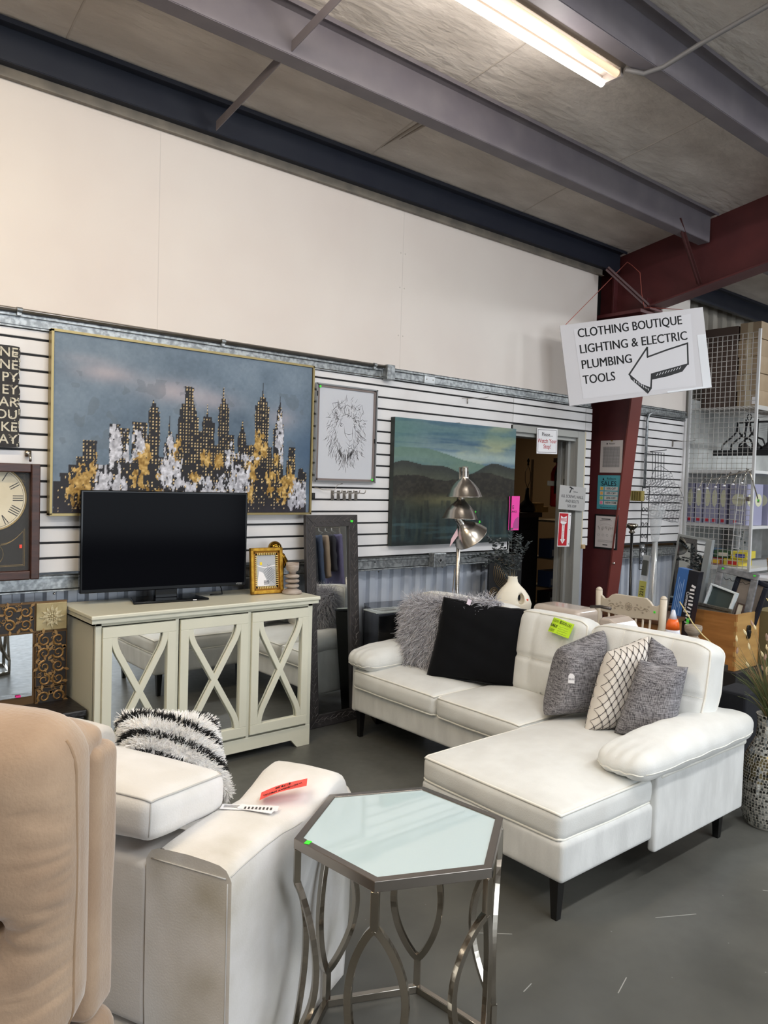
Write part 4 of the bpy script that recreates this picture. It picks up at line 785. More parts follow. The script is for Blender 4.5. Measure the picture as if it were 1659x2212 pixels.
for (y0, y1, zt) in ((-.46, -1.27, .86), (-1.275, -1.735, .835), (-1.74, -2.37, .845)):
    w = y0-y1; yc = (y0+y1)/2
    def tuft(o, u, w=w):
        o = o.copy(); cr_ = np.clip(abs(u[..., 1])-.72, 0, 1)/.28*np.clip(u[..., 2]-.55, 0, 1)/.45; o[..., 2] -= .035*cr_**1.5
        o[..., 1] += np.where(u[..., 1] < 0, .022*np.clip(-u[..., 2], 0, 1), 0)
        g1 = np.exp(-((abs(u[..., 1])-.40)/.045)**2); g2 = np.exp(-((u[..., 2]+.12)/.05)**2); fr = u[..., 0] < -.5
        o[..., 0] += np.where(fr, .018*np.minimum(1, g1+g2)*(1-abs(u[..., 2])**6)*(1-abs(u[..., 1])**6)+.02*g1*g2, 0); return o
    o, df = sb('back_cushion', 0, (3.275, yc, .625), (.15, w, .44), .05, t, rot=Matrix.Rotation(R(9), 4, 'Y'), pipes=((0, -1), (0, 1)), pr=.005, bulge=(.035, .0, .008), n=20, top=tuft, wr=.0015, wf=9)
    for (uy, uz0, uz1) in ((-.40, -.92, .92), (.40, -.92, .92)):
        P = df(np.array([(-1, uy, uz0+(uz1-uz0)*k/24) for k in range(25)])); MB().tube([(a[0]-.0005, a[1], a[2]) for a in P], .0016, 5).build('stitch_seam', pipe_m, o, smooth=True)
    P = df(np.array([(-1, -.95+1.9*k/24, -.12) for k in range(25)])); MB().tube([(a[0]-.0005, a[1], a[2]) for a in P], .0016, 5).build('stitch_seam', pipe_m, o, smooth=True)
def padtop(o, u):
    o = o.copy(); e = 1-.30*np.clip(-u[..., 0]*1.0-.35, 0, 1)**1.5*1.0
    o[..., 2] = o[..., 2]*e-.012*np.clip(-u[..., 0]-.3, 0, 1)+.0035*np.sin(o[..., 1]*120+o[..., 0]*20)*np.clip(-u[..., 0]-.55, 0, 1)*2+.0022*np.sin(o[..., 0]*38+3*np.sin(o[..., 1]*14))*np.clip(u[..., 2], 0, 1); o[..., 1] *= 1-.10*np.clip(abs(u[..., 0])-.6, 0, 1)
    return o
o, df = sb('arm_pad', 0, (3.00, -2.365, .475), (.90, .235, .118), .052, t, top=padtop, bulge=(.02, .01, .018), n=14, wr=.0025, wf=14, seed=2)
P = df(np.array([(-.97+1.94*k/30, -1, -.25) for k in range(31)])); MB().tube([tuple(a) for a in P], .0022, 5).build('piping', pipe_m, o, smooth=True)
P = df(np.array([(-1, -1+2*k/16, -.35) for k in range(17)])); MB().tube([tuple(a) for a in P], .003, 5).build('piping', pipe_m, o, smooth=True)
sb('arm_welt', 0, (3.06, -2.425, .415), (.70, .06, .03), .014, t, pipe_m, wr=.003, wf=9)
o, df = sb('arm_pad', 0, (3.08, -.505, .475), (.66, .235, .125), .055, t, top=padtop, bulge=(.02, .01, .018), n=14, wr=.0022, wf=14, seed=5)
P = df(np.array([(-1, -1+2*k/16, -.45) for k in range(17)])); MB().tube([tuple(a) for a in P], .003, 5).build('piping', pipe_m, o, smooth=True)
P = df(np.array([(-.97+1.94*k/30, -1, -.45) for k in range(31)])); MB().tube([tuple(a) for a in P], .0025, 5).build('piping', pipe_m, o, smooth=True)
legm = mat('leg_black', (12, 12, 13), .35)
for x, y in ((2.19, -2.37), (3.28, -2.40), (2.82, -.46), (2.20, -1.78), (3.32, -.46), (2.8, -1.75)):
    MB().add([(-.012, -.012, 0), (.012, -.012, 0), (.012, .012, 0), (-.012, .012, 0), (-.020, -.020, .165), (.020, -.020, .165), (.020, .020, .165), (-.020, .020, .165)], [(3, 2, 1, 0), (4, 5, 6, 7), (0, 1, 5, 4), (1, 2, 6, 5), (2, 3, 7, 6), (3, 0, 4, 7)]).build('leg', legm, t, loc=Vector((x, y, 0))-SB)
# ---------------------------------------------------------------- sofa price card
def cardM(a, b, c):   # a=bottom left, b=bottom right, c=top left
    a, b, c = Vector(a), Vector(b), Vector(c); X = (b-a).normalized(); Z = X.cross(c-a).normalized(); return frameM(a, X, Z.cross(X), Z)
t = thing('sale_card', 'lime green handwritten price card on the back of the ivory sofa', 'price card', M=cardM((3.17, -1.535, .772), (3.17, -1.66, .756), (3.205, -1.555, .842)))
w, h = .125, .078
m = MB(); n = 12
m.add([(x*w/n, y*h, .004+.006*math.sin(x/n*5)) for y in (0, 1) for x in range(n+1)], [(i, i+1, i+n+2, i+n+1) for i in range(n)]); m.build('card', mat('lime_card', (196, 236, 40), .55), t, smooth=True)
text('$200.00', .022, ink, t, .085, .062, .0125, rz=-.05, name='price'); text('SALE', .02, ink, t, .026, .037, .0125, rz=-.05); text('SALE', .02, ink, t, .0268, .0372, .0126, rz=-.05)
m = MB(); g = random.Random(6)
for k in range(4):
    y = .04-k*.011; P = [(.055+.0045*j, y+g.uniform(-.0022, .0028), .0125) for j in range(14)]; m.tube(P, .0006, 3)
for k in range(3): m.box((.024, .068-.005*k, .0115), (.036, .0012, .0004)); m.box((.022, .018-.005*k, .0115), (.032, .0012, .0004))
m.build('handwriting', ink, t)
# ================================================================ cushions on the sofa
def pillow(name, label, cs, th, m, pinch=.07, wr=0, n=40, pw=.55, cat='pillow'):
    mb, cen, N = pillowquad(cs, th, pinch, n, wr, pw); o = mb.build(name, m, None, smooth=True, loc=cen); weld(o, 1e-4); return tag(o, label, cat), N
fur_c = [(3.06, -.54, .42), (3.16, -1.12, .42), (3.24, -1.15, .86), (3.15, -.48, .79)]
furbase = mat('fur_base', (120, 118, 122), .9)
po, N = pillow('fur_pillow', 'shaggy grey long-haired pillow in the corner of the sofa', fur_c, .17, furbase)
def pillow_roots(o, N, n, seed, both=True):
    me = o.data; g = np.random.default_rng(seed); V = np.array([v.co[:] for v in me.vertices]); F = np.array([p.vertices[:] for p in me.polygons])
    a = np.linalg.norm(np.cross(V[F[:, 2]]-V[F[:, 0]], V[F[:, 3]]-V[F[:, 1]]), axis=1); f = g.choice(len(F), n, p=a/a.sum()); u, v = g.random((n, 1)), g.random((n, 1)); q = F[f]
    P = (V[q[:, 0]]*(1-u)+V[q[:, 1]]*u)*(1-v)+(V[q[:, 3]]*(1-u)+V[q[:, 2]]*u)*v
    nn = np.cross(V[q[:, 2]]-V[q[:, 0]], V[q[:, 3]]-V[q[:, 1]]); nn /= np.maximum(np.linalg.norm(nn, axis=1, keepdims=True), 1e-9); return P, nn
P, nn = pillow_roots(po, N, 15000, 3)
bq = [np.array(c) for c in [(2.955, -.875, .425), (3.205, -1.325, .425), (3.255, -1.315, .84), (3.085, -.86, .86)]]; Pw0 = P+np.array(po.location); ex = bq[1]-bq[0]; ez = bq[3]-bq[0]; fa = (Pw0-bq[0])@ex/(ex@ex); fb = (Pw0-bq[0])@ez/(ez@ez); nb = np.cross(ex, ez); nb /= np.linalg.norm(nb); dd = (Pw0-bq[0])@nb
keep = ~((fa > .06) & (fa < 1.1) & (fb < .86) & (dd*np.sign(nb@np.array([-1, -.6, 0])) > -.09)); P, nn = P[keep], nn[keep]
k = np.arange(len(P)) % 3
for j, c in enumerate(((192, 190, 196), (166, 164, 170), (220, 219, 224))):
    hair('fur', P[k == j], nn[k == j]*.8+np.array([0, 0, -.45]), .085, mat('fur_grey%d' % 0 if j == 0 else 'fur_grey_%s' % ('dark' if j == 1 else 'light'), c, .7), po, segs=7, r=.0016, droop=1.3, curl=.28, seed=j+4)
tg_ = MB().box((0, 0, 0), (.03, .002, .03), Matrix.Rotation(.4, 3, 'Y')).build('price_tag', mat('tag_white', (232, 214, 222), .5), po, loc=Vector((3.09, -1.05, .86))-po.location)
blk = mat('black_cotton', (7, 8, 12), .9, bump=.3, bs=400, bd=.001, spec=.2)
bo, N = pillow('black_pillow', 'plain black square pillow leaning on the grey fur pillow', [(2.955, -.875, .425), (3.205, -1.325, .425), (3.255, -1.315, .84), (3.085, -.86, .86)], .15, blk, .06, wr=.004)
mb = MB(); C4 = [np.array(c) for c in [(2.955, -.875, .425), (3.205, -1.325, .425), (3.255, -1.315, .84), (3.085, -.86, .86)]]; cc = sum(C4)/4; P = []
for e in range(4):
    for q in range(12): f = q/12; p = C4[e]*(1-f)+C4[(e+1) % 4]*f; md = math.sin(f*math.pi)*.05; P.append(tuple((p-cc)*(1-md*.9)+np.array([0, 0, .002*math.sin(q*2.1)])))
mb.tube(P, .007, 5, close=True).build('welt', mat('black_welt', (16, 18, 24), .8), bo, smooth=True)
def weave():
    m = mat('grey_tweed', (92, 90, 94), .9, bump=.5, bs=240, bd=.0015); t = m.node_tree; N_ = t.nodes.new; L = t.links.new; tc = N_('ShaderNodeTexCoord'); outs = []
    for s in ((18, 18, 260), (260, 260, 26)):
        mp = N_('ShaderNodeMapping'); mp.inputs['Scale'].default_value = s; mp.inputs['Rotation'].default_value = (.3, .2, .5); n = N_('ShaderNodeTexNoise'); n.inputs['Scale'].default_value = 1.6; n.inputs['Detail'].default_value = 3; L(tc.outputs['Object'], mp.inputs[0]); L(mp.outputs[0], n.inputs[0]); outs.append(n)
    a = N_('ShaderNodeMath'); a.operation = 'ADD'; L(outs[0].outputs[0], a.inputs[0]); L(outs[1].outputs[0], a.inputs[1]); r = N_('ShaderNodeValToRGB'); r.color_ramp.elements[0].position = .40; r.color_ramp.elements[1].position = .62
    h_ = N_('ShaderNodeMath'); h_.operation = 'MULTIPLY'; h_.inputs[1].default_value = .5; L(a.outputs[0], h_.inputs[0]); r.color_ramp.elements[0].color = lin((52, 50, 56))+(1,); r.color_ramp.elements[1].color = lin((168, 166, 170))+(1,); L(h_.outputs[0], r.inputs[0]); L(r.outputs[0], t.nodes['Principled BSDF'].inputs['Base Color']); return m
tw = weave()
p1, N = pillow('tweed_pillow', 'dark grey tweed pillow with a small white hang tag', [(2.92, -1.725, .43), (3.17, -1.83, .43), (3.23, -1.82, .82), (3.0, -1.74, .74)], .21, tw, .03, pw=.42)
tgm = MB().prism([(-.014, -.022), (.014, -.022), (.014, .012), (.006, .022), (-.006, .022), (-.014, .012)], -.0007, .0007); tt = tgm.build('hang_tag', paper, p1, M=Matrix.Translation(Vector((2.925, -1.865, .635))-p1.location) @ frameM((0, 0, 0), Vector((.55, -.83, 0)), (0, 0, 1), Vector((-.83, -.55, 0))))
text('$5.00', .011, mat('grey_print', (130, 130, 136), .6), p1, 0, 0, 0, M=Matrix.Translation(Vector((2.924, -1.866, .632))-p1.location) @ frameM((0, 0, 0), Vector((.55, -.83, 0)), (0, 0, 1), Vector((-.83, -.55, 0))) @ Matrix.Translation((0, 0, .001)))
lat = mat('lattice_cream', (222, 216, 208), .85, bump=.2, bs=300, bd=.001)
lc = [(2.90, -1.965, .42), (3.12, -2.07, .42), (3.20, -2.08, .84), (3.02, -1.985, .77)]
p2, N = pillow('lattice_pillow', 'cream pillow with a dark stitched diamond lattice between two tweed pillows', lc, .155, lat, .04, pw=.52)
def surf_lines(c, th, pinch, pw, nl, r, m, parent, cen, N, knots=True):
    c = [np.array(p, float) for p in c]; N = np.array(N); mb = MB(); kb = MB()
    def pt(u, v, sd):
        uu = u*(1-pinch*(1-v*v)*abs(u)**2); vv = v*(1-pinch*(1-u*u)*abs(v)**2); a, b = (uu+1)/2, (vv+1)/2
        p = c[0]*(1-a)*(1-b)+c[1]*a*(1-b)+c[2]*a*b+c[3]*(1-a)*b; return tuple(p+N*sd*(th/2*max(0, (1-u**4)*(1-v**4))**pw+.0025)-np.array(cen))
    for sd in (1, -1):
        for fam in (1, -1):
            for k in range(-nl, nl+1):
                P = []
                for q in range(181):
                    s = -1+2*q/180; u = s; v = fam*s+2*k/nl
                    if abs(v) <= .997 and abs(u) <= .997: P.append(pt(u, v, sd))
                if len(P) > 2: mb.tube(P, r, 4)
        if knots:
            for i in range(-2*nl, 2*nl+1):
                for j in range(-2*nl, 2*nl+1):
                    if (i+j) % 2: continue
                    u, v = i/nl, j/nl
                    if abs(u) < .96 and abs(v) < .96: p = Vector(pt(u, v, sd)); kb.tube([p+Vector(N)*.001*sd+Vector((.0045*math.cos(a), .0045*math.sin(a)*.6, .0055*math.sin(a))) for a in np.linspace(0, 6.28, 9)], .0009, 3)
    o = mb.build('lattice_lines', m, parent, smooth=True); o['kind'] = 'stuff'
    if knots: o = kb.build('stitched_rings', m, parent); o['kind'] = 'stuff'
surf_lines(lc, .155, .04, .52, 7, .0011, mat('stitch_dark', (62, 56, 60), .8), p2, p2.location, N)
p4, N = pillow('tweed_pillow', 'grey tweed pillow whose corner peaks behind another, nearest the sofa arm', [(3.07, -2.04, .43), (3.2, -2.24, .43), (3.26, -2.22, .77), (3.19, -2.10, .84)], .13, tw, .04)
p3, N = pillow('tweed_pillow', 'plump grey tweed pillow in front, wedged against the sofa arm', [(2.98, -2.06, .42), (3.09, -2.29, .44), (3.14, -2.31, .75), (3.07, -2.12, .755)], .20, tw, .04, pw=.42)
# ================================================================ hexagonal side table
HC = Vector((1.32, -2.52, 0)); zt = .615; Rr = .284
t = thing('hexagonal_side_table', 'hexagonal nickel side table with white glass top and looping legs', 'side table', HC)
V6 = [Vector((Rr*math.cos(R(36+60*k)), Rr*math.sin(R(36+60*k)), 0)) for k in range(6)]
top = MB(); bot = MB()
for k in range(6):
    a, b = V6[k], V6[(k+1) % 6]; ia, ib = a*.918, b*.918
    for (m, z0, z1, q) in ((top, zt-.026, zt, .918), (bot, .0, .022, .93)):
        ia, ib = a*q, b*q; m.add([(a.x, a.y, z0), (b.x, b.y, z0), (b.x, b.y, z1), (a.x, a.y, z1), (ia.x, ia.y, z0), (ib.x, ib.y, z0), (ib.x, ib.y, z1), (ia.x, ia.y, z1)], [(0, 1, 2, 3), (5, 4, 7, 6), (3, 2, 6, 7), (1, 0, 4, 5)])
top.build('top_rim', mat('satin_nickel', (150, 142, 134), .25, 1), t, bevel=.0015); bot.build('base_rim', chrome, t, bevel=.0015)
MB().prism([(v.x*.925, v.y*.925) for v in V6], zt-.012, zt-.003).build('glass_top', mat('white_glass', (186, 204, 208), .03, spec=.6, coat=.5), t)
for k in range(6):
    v = V6[k]; rad = v.normalized(); r0 = v*.965
    g = MB()
    for z0, z1 in ((zt-.026, .50), (.105, .02)): g.tube([(r0.x, r0.y, z0), (r0.x, r0.y, z1)], .01, flat=(.008, .0095), up=rad)
    for s in (1, -1):
        e = ((V6[(k+s) % 6]-v)).normalized(); P = []
        for q in range(25):
            f = q/24; z = .503-.40*f; off = .080*math.sin(math.pi*f)**.82; p = r0+e*off; P.append((p.x, p.y, z))
        g.tube(P, .01, flat=(.0075, .009), up=rad)
    g.build('leg', chrome, t, bevel=.001)
MB().box((0, 0, 0), (.018, .014, .0008), Matrix.Rotation(.5, 3, 'Z')).build('price_sticker', greend, t, loc=V6[2]*.955+(V6[3]-V6[2])*.12+Vector((0, 0, zt+.0006)))
# ================================================================ white armchair seen from behind
WX, WF = Vector((.436, -.90, 0)).normalized(), Vector((.90, .436, 0)).normalized(); WO = Vector((.860, -2.434, 0))
WM = frameM(WO, WX, WF, (0, 0, 1)); WI = Vector((0, 0, 0))
suede = mat('white_suede', (222, 220, 218), .85, c2=(208, 205, 200), ns=6, nd=5, bump=.35, bs=190, bd=.0015, sheen=.5)
def stained():
    m = mat('white_suede_arm', (222, 220, 218), .85, bump=.35, bs=190, bd=.0015, sheen=.5); t = m.node_tree; N_ = t.nodes.new; L = t.links.new; tc = N_('ShaderNodeTexCoord'); n = N_('ShaderNodeTexNoise'); n.inputs['Scale'].default_value = 7; n.inputs['Detail'].default_value = 6; L(tc.outputs['Object'], n.inputs[0])
    r = N_('ShaderNodeValToRGB'); r.color_ramp.elements[0].position = .35; r.color_ramp.elements[1].position = .7; r.color_ramp.elements[0].color = lin((224, 221, 218))+(1,); r.color_ramp.elements[1].color = lin((206, 202, 194))+(1,); L(n.outputs[0], r.inputs[0]); prev = r.outputs[0]
    for c, rad, st in (((-.06, 0, .535), .11, .62), ((-.05, .05, .60), .10, .45), ((-.19, 0, .57), .06, .3), ((-.05, 0, .32), .07, .3)):
        d = N_('ShaderNodeVectorMath'); d.operation = 'DISTANCE'; L(tc.outputs['Object'], d.inputs[0]); d.inputs[1].default_value = c; mr = N_('ShaderNodeMapRange'); mr.inputs[1].default_value = 0; mr.inputs[2].default_value = rad; mr.inputs[3].default_value = st*1.9; mr.inputs[4].default_value = 0; L(d.outputs['Value'], mr.inputs[0])
        mu = N_('ShaderNodeMath'); mu.operation = 'MULTIPLY'; L(mr.outputs[0], mu.inputs[0]); L(n.outputs[0], mu.inputs[1]); mx = N_('ShaderNodeMix'); mx.data_type = 'RGBA'; L(mu.outputs[0], mx.inputs[0]); L(prev, mx.inputs[6]); mx.inputs[7].default_value = lin((150, 138, 104))+(1,); prev = mx.outputs[2]
    L(prev, t.nodes['Principled BSDF'].inputs['Base Color']); return m
t = wchair = thing('white_armchair', 'white suede armchair seen from behind, with a stained flared arm', 'armchair', M=WM)
def armtop(y):   # height of the swooping arm
    return float(np.interp(y, [0, .06, .16, .24, .30, .36, .42, .48, .54, .59, .62], [.598, .606, .612, .612, .604, .600, .618, .642, .650, .628, .575]))
NY = 40; NXa = 10; vs = []; fs = []
xs = np.array([-.225, -.222, -.214, -.2, -.17, -.11, -.055, -.025, -.011, -.003, 0.0])
ring = []
for j in range(NY+1):
    y = .62*j/NY; h = armtop(y); row = []
    flare = .012*max(0, math.sin((y-.33)/.29*math.pi)) if y > .33 else 0
    for i, x in enumerate(xs):
        u = abs((x+.1125)/.1125); z = h-(.020*max(0, (u-.82)/.18)**2)+.008*(1-u*u); row.append(len(vs)); vs.append((x+(flare if x > -.1 else -flare*.4)*max(0, (u-.3))*1.2, y, z))
    ring.append(row)
base = []
for j in range(NY+1):
    y = .62*j/NY; flare = .012*max(0, math.sin((y-.33)/.29*math.pi)) if y > .33 else 0
    L_ = []; R_ = []
    for zf in (.9, .7, .4, 0):
        h = armtop(y)-.03; L_.append(len(vs)); vs.append((-.225-flare*.3*zf, y, h*zf)); R_.append(len(vs)); vs.append((.0+flare*.8*zf**2, y, h*zf))
    base.append((L_, R_))
for j in range(NY):
    for i in range(len(xs)-1): fs.append((ring[j][i], ring[j][i+1], ring[j+1][i+1], ring[j+1][i]))
    a, b = [ring[j][0]]+base[j][0], [ring[j+1][0]]+base[j+1][0]
    for k in range(4): fs.append((a[k], b[k], b[k+1], a[k+1]))
    a, b = [ring[j][-1]]+base[j][1], [ring[j+1][-1]]+base[j+1][1]
    for k in range(4): fs.append((a[k+1], b[k+1], b[k], a[k]))
for j in (0, NY):
    P = base[j][0][::-1]+ring[j]+base[j][1]; fs.append(tuple(P if j == 0 else P[::-1]))
o = MB().add(vs, fs).build('arm', stained(), t, smooth=True)
o.modifiers.new('w', 'WELD').merge_threshold = 1e-5
b = o.modifiers.new('bevel', 'BEVEL'); b.width = .012; b.segments = 3; b.limit_method = 'ANGLE'; b.angle_limit = R(50)
sm = mat('suede_seam', (186, 184, 180), .8)
MB().tube([(-.002+.0, .62*j/NY, armtop(.62*j/NY)-.017) for j in range(1, NY-1)], .0022, 5).build('seam', sm, o, smooth=True)
MB().tube([(x, -.001, armtop(0)-.012) for x in np.linspace(-.22, -.004, 8)], .002, 5).tube([(.0005, .0, z) for z in np.linspace(.02, .575, 9)], .0018, 5).build('seam', sm, o, smooth=True)
def wsb(name, c, d, r, mt=suede, rot=None, **k):
    m_, df = softbox(*d, r, **k); M = Matrix.Translation(c)
    if rot is not None: M = M @ rot
    return m_.build(name, mt, t, smooth=True, M=M), df
wsb('back_panel', (-.56, .10, .36), (.66, .20, .42), .02, wr=.002); wsb('back_rail', (-.56, .10, .075), (.66, .19, .13), .02)
wsb('seat', (-.56, .38, .30), (.66, .48, .28), .04, bulge=(0, 0, .02))
o2 = dup(o, parent=t); o2.location = (-.90, 0, 0)
def wedge(o, u):
    o = o.copy(); o[..., 2] += -.008*(u[..., 1]); return o
o, df = wsb('back_cushion', (-.54, .135, .665), (.66, .31, .115), .035, rot=Matrix.Rotation(R(-3), 4, 'X'), bulge=(.012, .012, .028), n=14, wr=.002, wf=11, top=wedge)
for sg in (1,): piping(df, 2, sg, .003).build('seam', sm, o, smooth=True)
MB().tube([tuple(a) for a in df(np.array([(1, -1, -.9+1.8*k/8) for k in range(9)]))], .0022, 5).build('seam', sm, o)
MB().box((-.20, .01, .595), (.01, .01, .025)).build('zip_pull', steel, t)
# loose slips on the arm
def onW(x, y, z): return WM @ Vector((x, y, z))
_x = Vector((.097, -.074, .043)).normalized(); _y = Vector((.027, .042, .0)); _y = (_y-_x*_y.dot(_x)).normalized()
t = thing('coral_slip', 'coral red handwritten slip lying on the arm of the white armchair', 'price card', M=frameM((1.098, -2.175, .624), _x, _y, _x.cross(_y)))
m = MB(); m.add([(x*.135/8, y*.05-.0, .004*math.sin(x/8*4)) for y in (0, 1) for x in range(9)], [(i, i+1, i+10, i+9) for i in range(8)]); m.build('slip', mat('coral_paper', (246, 92, 84), .6), t, smooth=True)
text('WEDNESDAY SPECIAL', .0105, ink, t, .067, .012, .005, rz=math.pi, off=.0002, sx=1.1); text('$175.00', .014, ink, t, .067, .034, .005, rz=math.pi, off=.0002)
t = thing('printed_slip', 'small white printed slip lying flat beside the coral one', 'price card', M=frameM((1.005, -2.13, .618), Vector((.75, -.66, .0)), Vector((.66, .75, 0)), (0, 0, 1)))
MB().box((.08, -.01, .001), (.155, .032, .0012)).box((.10, -.02, .003), (.10, .03, .0012), Matrix.Rotation(-.25, 3, 'Z')).build('slips', paper, t)
m = MB()
for k in range(8): m.box((.07+.01*k, -.02, .0045), (.005, .014, .0004))
for k in range(3): m.box((.05, -.003-.006*k, .0022), (.08, .0015, .0004))
m.build('print', mat('print_dark', (0, 0, 0)), t)
# ---------------------------------------------------------------- zebra fur pillow
zc = [Vector((.87, -1.74, .55)), Vector((1.17, -1.88, .52)), Vector((1.19, -1.72, .705)), Vector((.93, -1.60, .735))]
zo, N = pillow('zebra_pillow', 'fluffy black and white striped fur pillow on the white armchair', zc, .23, mat('zebra_base', (226, 224, 222), .9), .10, pw=.5)
P, nn = pillow_roots(zo, N, 15000, 9)
c0 = np.array(zo.location); Pw = P+c0; X = np.array(zc[1])-np.array(zc[0]); X /= np.linalg.norm(X); Y = np.array(zc[3])-np.array(zc[0]); Y /= np.linalg.norm(Y)
a = (Pw-c0)@X; b2 = (Pw-c0)@Y+P@np.array(N)*.0
stp = np.sin((b2+.9*a*a+.35*a)*2*math.pi/.060+.6+.5*np.sin(a*9)) > .48
for j, (msk, c) in enumerate(((stp, (14, 13, 15)), (~stp, (252, 251, 250)))):
    hair('fur', P[msk], nn[msk]+np.array([.1, 0, .0]), .026, mat('zebra_%s' % ('black' if j == 0 else 'white'), c, .7), zo, segs=4, r=.0017, droop=.3, curl=.22, seed=j+20)
# ================================================================ tan recliner
TM = frameM((.60, -2.44, 0), Vector((.72, -.69, 0)).normalized(), Vector((.69, .72, 0)).normalized(), (0, 0, 1))
tan = mat('tan_suede', (172, 146, 120), .85, c2=(146, 120, 96), ns=7, nd=5, fac=(.3, .7), bump=.5, bs=150, bd=.002, sheen=.5)
t = thing('tan_recliner', 'tan suede recliner with puffy tufted back, cropped at the corner of the picture', 'recliner', M=TM)
def tsb(name, c, d, r, rot=None, mt=tan, **k):
    m_, df = softbox(*d, r, **k); M = Matrix.Translation(c)
    if rot is not None: M = M @ rot
    return m_.build(name, mt, t, smooth=True, M=M), df
tsb('back_shell', (-.39, -.05, .70), (.78, .11, .54), .028, rot=Matrix.Rotation(R(-2), 4, 'X'), wr=.003, wf=7)
gt = np.random.default_rng(5)
def puff(o, u):
    o = o.copy(); x, y, z = o[..., 0], o[..., 1], o[..., 2]
    fr = np.clip(-u[..., 1], 0, 1); ed = np.clip((u[..., 0]-.45)/.55, 0, 1)
    wr = np.zeros_like(x)
    for k in range(22):    # gathers running in from the seam, fanned around the button
        zc_ = -.26+.53*k/21+gt.uniform(-.012, .012); ang = gt.uniform(-.9, .6); L = gt.uniform(.02, .085); A = gt.uniform(.003, .009); s = gt.uniform(.005, .011)
        dist = (.385-x); zz = z-zc_-ang*dist; wr += A*np.exp(-(zz/s)**2)*np.exp(-(dist/L)**2)*-1
    bx, bz = .262, -.05
    for k in range(11):
        a = k*2*math.pi/11+.2; ux, uz = math.cos(a), math.sin(a); al = (x-bx)*ux+(z-bz)*uz; ac = -(x-bx)*uz+(z-bz)*ux
        wr += -.012*np.exp(-(ac/.009)**2)*np.exp(-(al/.09)**2)*(al > 0)
    dimple = -.045*np.exp(-(((x-bx)**2+(z-bz)**2)/.045**2))
    o[..., 1] -= (wr+dimple)*np.where(u[..., 1] < -.2, 1, 0)
    tp = np.clip((u[..., 2]-.6)/.4, 0, 1); o[..., 2] += tp*(.028*(1-(u[..., 0]-.1)**2)+.006*np.sin(x*38)*fr-.05*np.clip(u[..., 0]-.55, 0, 1)*fr)
    o[..., 0] += .012*np.sin(z*17+1)*ed*fr
    return o
o, df = tsb('back_cushion', (-.375, -.19, .762), (.77, .20, .59), .085, bulge=(0, .05, .0), n=84, top=puff)
P = df(np.array([(1, -.15, -.95+1.9*k/40) for k in range(41)])); MB().tube([(a[0]-.002, a[1], a[2]) for a in P], .0035, 6).build('seam', mat('tan_seam', (150, 124, 98), .8), o, smooth=True)
def roll(o, u): o = o.copy(); o[..., 2] += .006*np.sin(o[..., 0]*60+o[..., 1]*30)*np.clip(u[..., 2], 0, 1); return o
tsb('head_roll', (-.41, -.085, .975), (.78, .15, .085), .040, n=30, top=roll, wr=.004, wf=14)
tsb('arm', (-.085, -.36, .21), (.19, .76, .42), .05, bulge=(0, 0, .015), wr=.002); tsb('arm', (-.70, -.36, .21), (.19, .76, .42), .05, bulge=(0, 0, .015))
tsb('seat', (-.39, -.45, .27), (.42, .56, .34), .06, bulge=(0, 0, .03)); MB().bb((-.7, -.02, .0), (-.06, .0, .45)).build('rear_panel', tan, t)
MB().lathe([(.012, .0), (.010, .006), (.003, .009)], 12, ax=Matrix.Rotation(R(90), 3, 'X'), c=(-.27, -.292, .66)).build('button', tan, t, smooth=True)
# ================================================================ hanging direction sign
X = Vector((5.7-4.88, -.87+.205, 0)).normalized(); Zd = Vector((-X.y, X.x, 0))*-1
if Zd.y > 0: Zd = -Zd
SM = frameM((5.36, -.585, 2.54), X, (0, 0, 1), X.cross(Vector((0, 0, 1)))) @ Matrix.Rotation(R(9.2), 4, 'Z') @ Matrix.Scale(1.045, 4)
t = thing('hanging_sign', 'large white hanging sign with department names and a hand drawn arrow', 'sign', M=SM)
MB().box((0, 0, 0), (1.075, .60, .012)).build('foam_board', mat('foam_white', (206, 203, 206), .35), t, bevel=.001)
MB().prism([(-.44, .26), (.44, .26), (.42, -.27), (-.43, -.26)], .0065, .0075).build('paper_sheet', mat('sheet_white', (214, 212, 216), .4), t)
def fit(s, size, w, x, y, off, parent, z=.0078, m=ink):
    for dx in (-.0016, 0, .0016):
        o = text(s, size, m, parent, x+dx, y, z, 'LEFT', off=0); bpy.context.view_layer.update(); o.scale.x = w/max(o.dimensions.x, .01)
for s, w, y in (('CLOTHING BOUTIQUE', .815, .222), ('LIGHTING & ELECTRIC', .84, .103), ('PLUMBING', .39, -.012), ('TOOLS', .25, -.125)): fit(s, .093, w, -.415, y, .0013, t)
AR = [(-.067, -.123), (.073, .079), (.087, .008), (.235, .03), (.393, .065), (.41, -.085), (.126, -.145), (.129, -.246), (.062, -.21), (-.04, -.13)]
AR = [(-.067, -.123), (.072, .077), (.084, .007), (.232, .02), (.395, .042), (.38, -.111), (.096, -.145), (.076, -.249), (.014, -.198), (-.06, -.13)]
AR = [(-.0663, -.1237), (.0895, .0564), (.084, -.0141), (.2337, .0193), (.392, .0087+.04), (.379, -.105), (.1, -.1443), (.082, -.248), (.01, -.21), (-.06, -.135)]
def thick(m, P, w, close=True):
    P = [Vector((a, b, 0)) for a, b in P]; n = len(P)
    for i in range(n if close else n-1):
        a, b = P[i], P[(i+1) % n]; d = (b-a); k = Vector((-d.y, d.x, 0)).normalized()*w/2; e = d.normalized()*w*.4; m.prism([tuple((a-e+k)[:2]), tuple((a-e-k)[:2]), tuple((b+e-k)[:2]), tuple((b+e+k)[:2])][::-1], .0076, .0082)
mA = MB(); thick(mA, AR, .012)
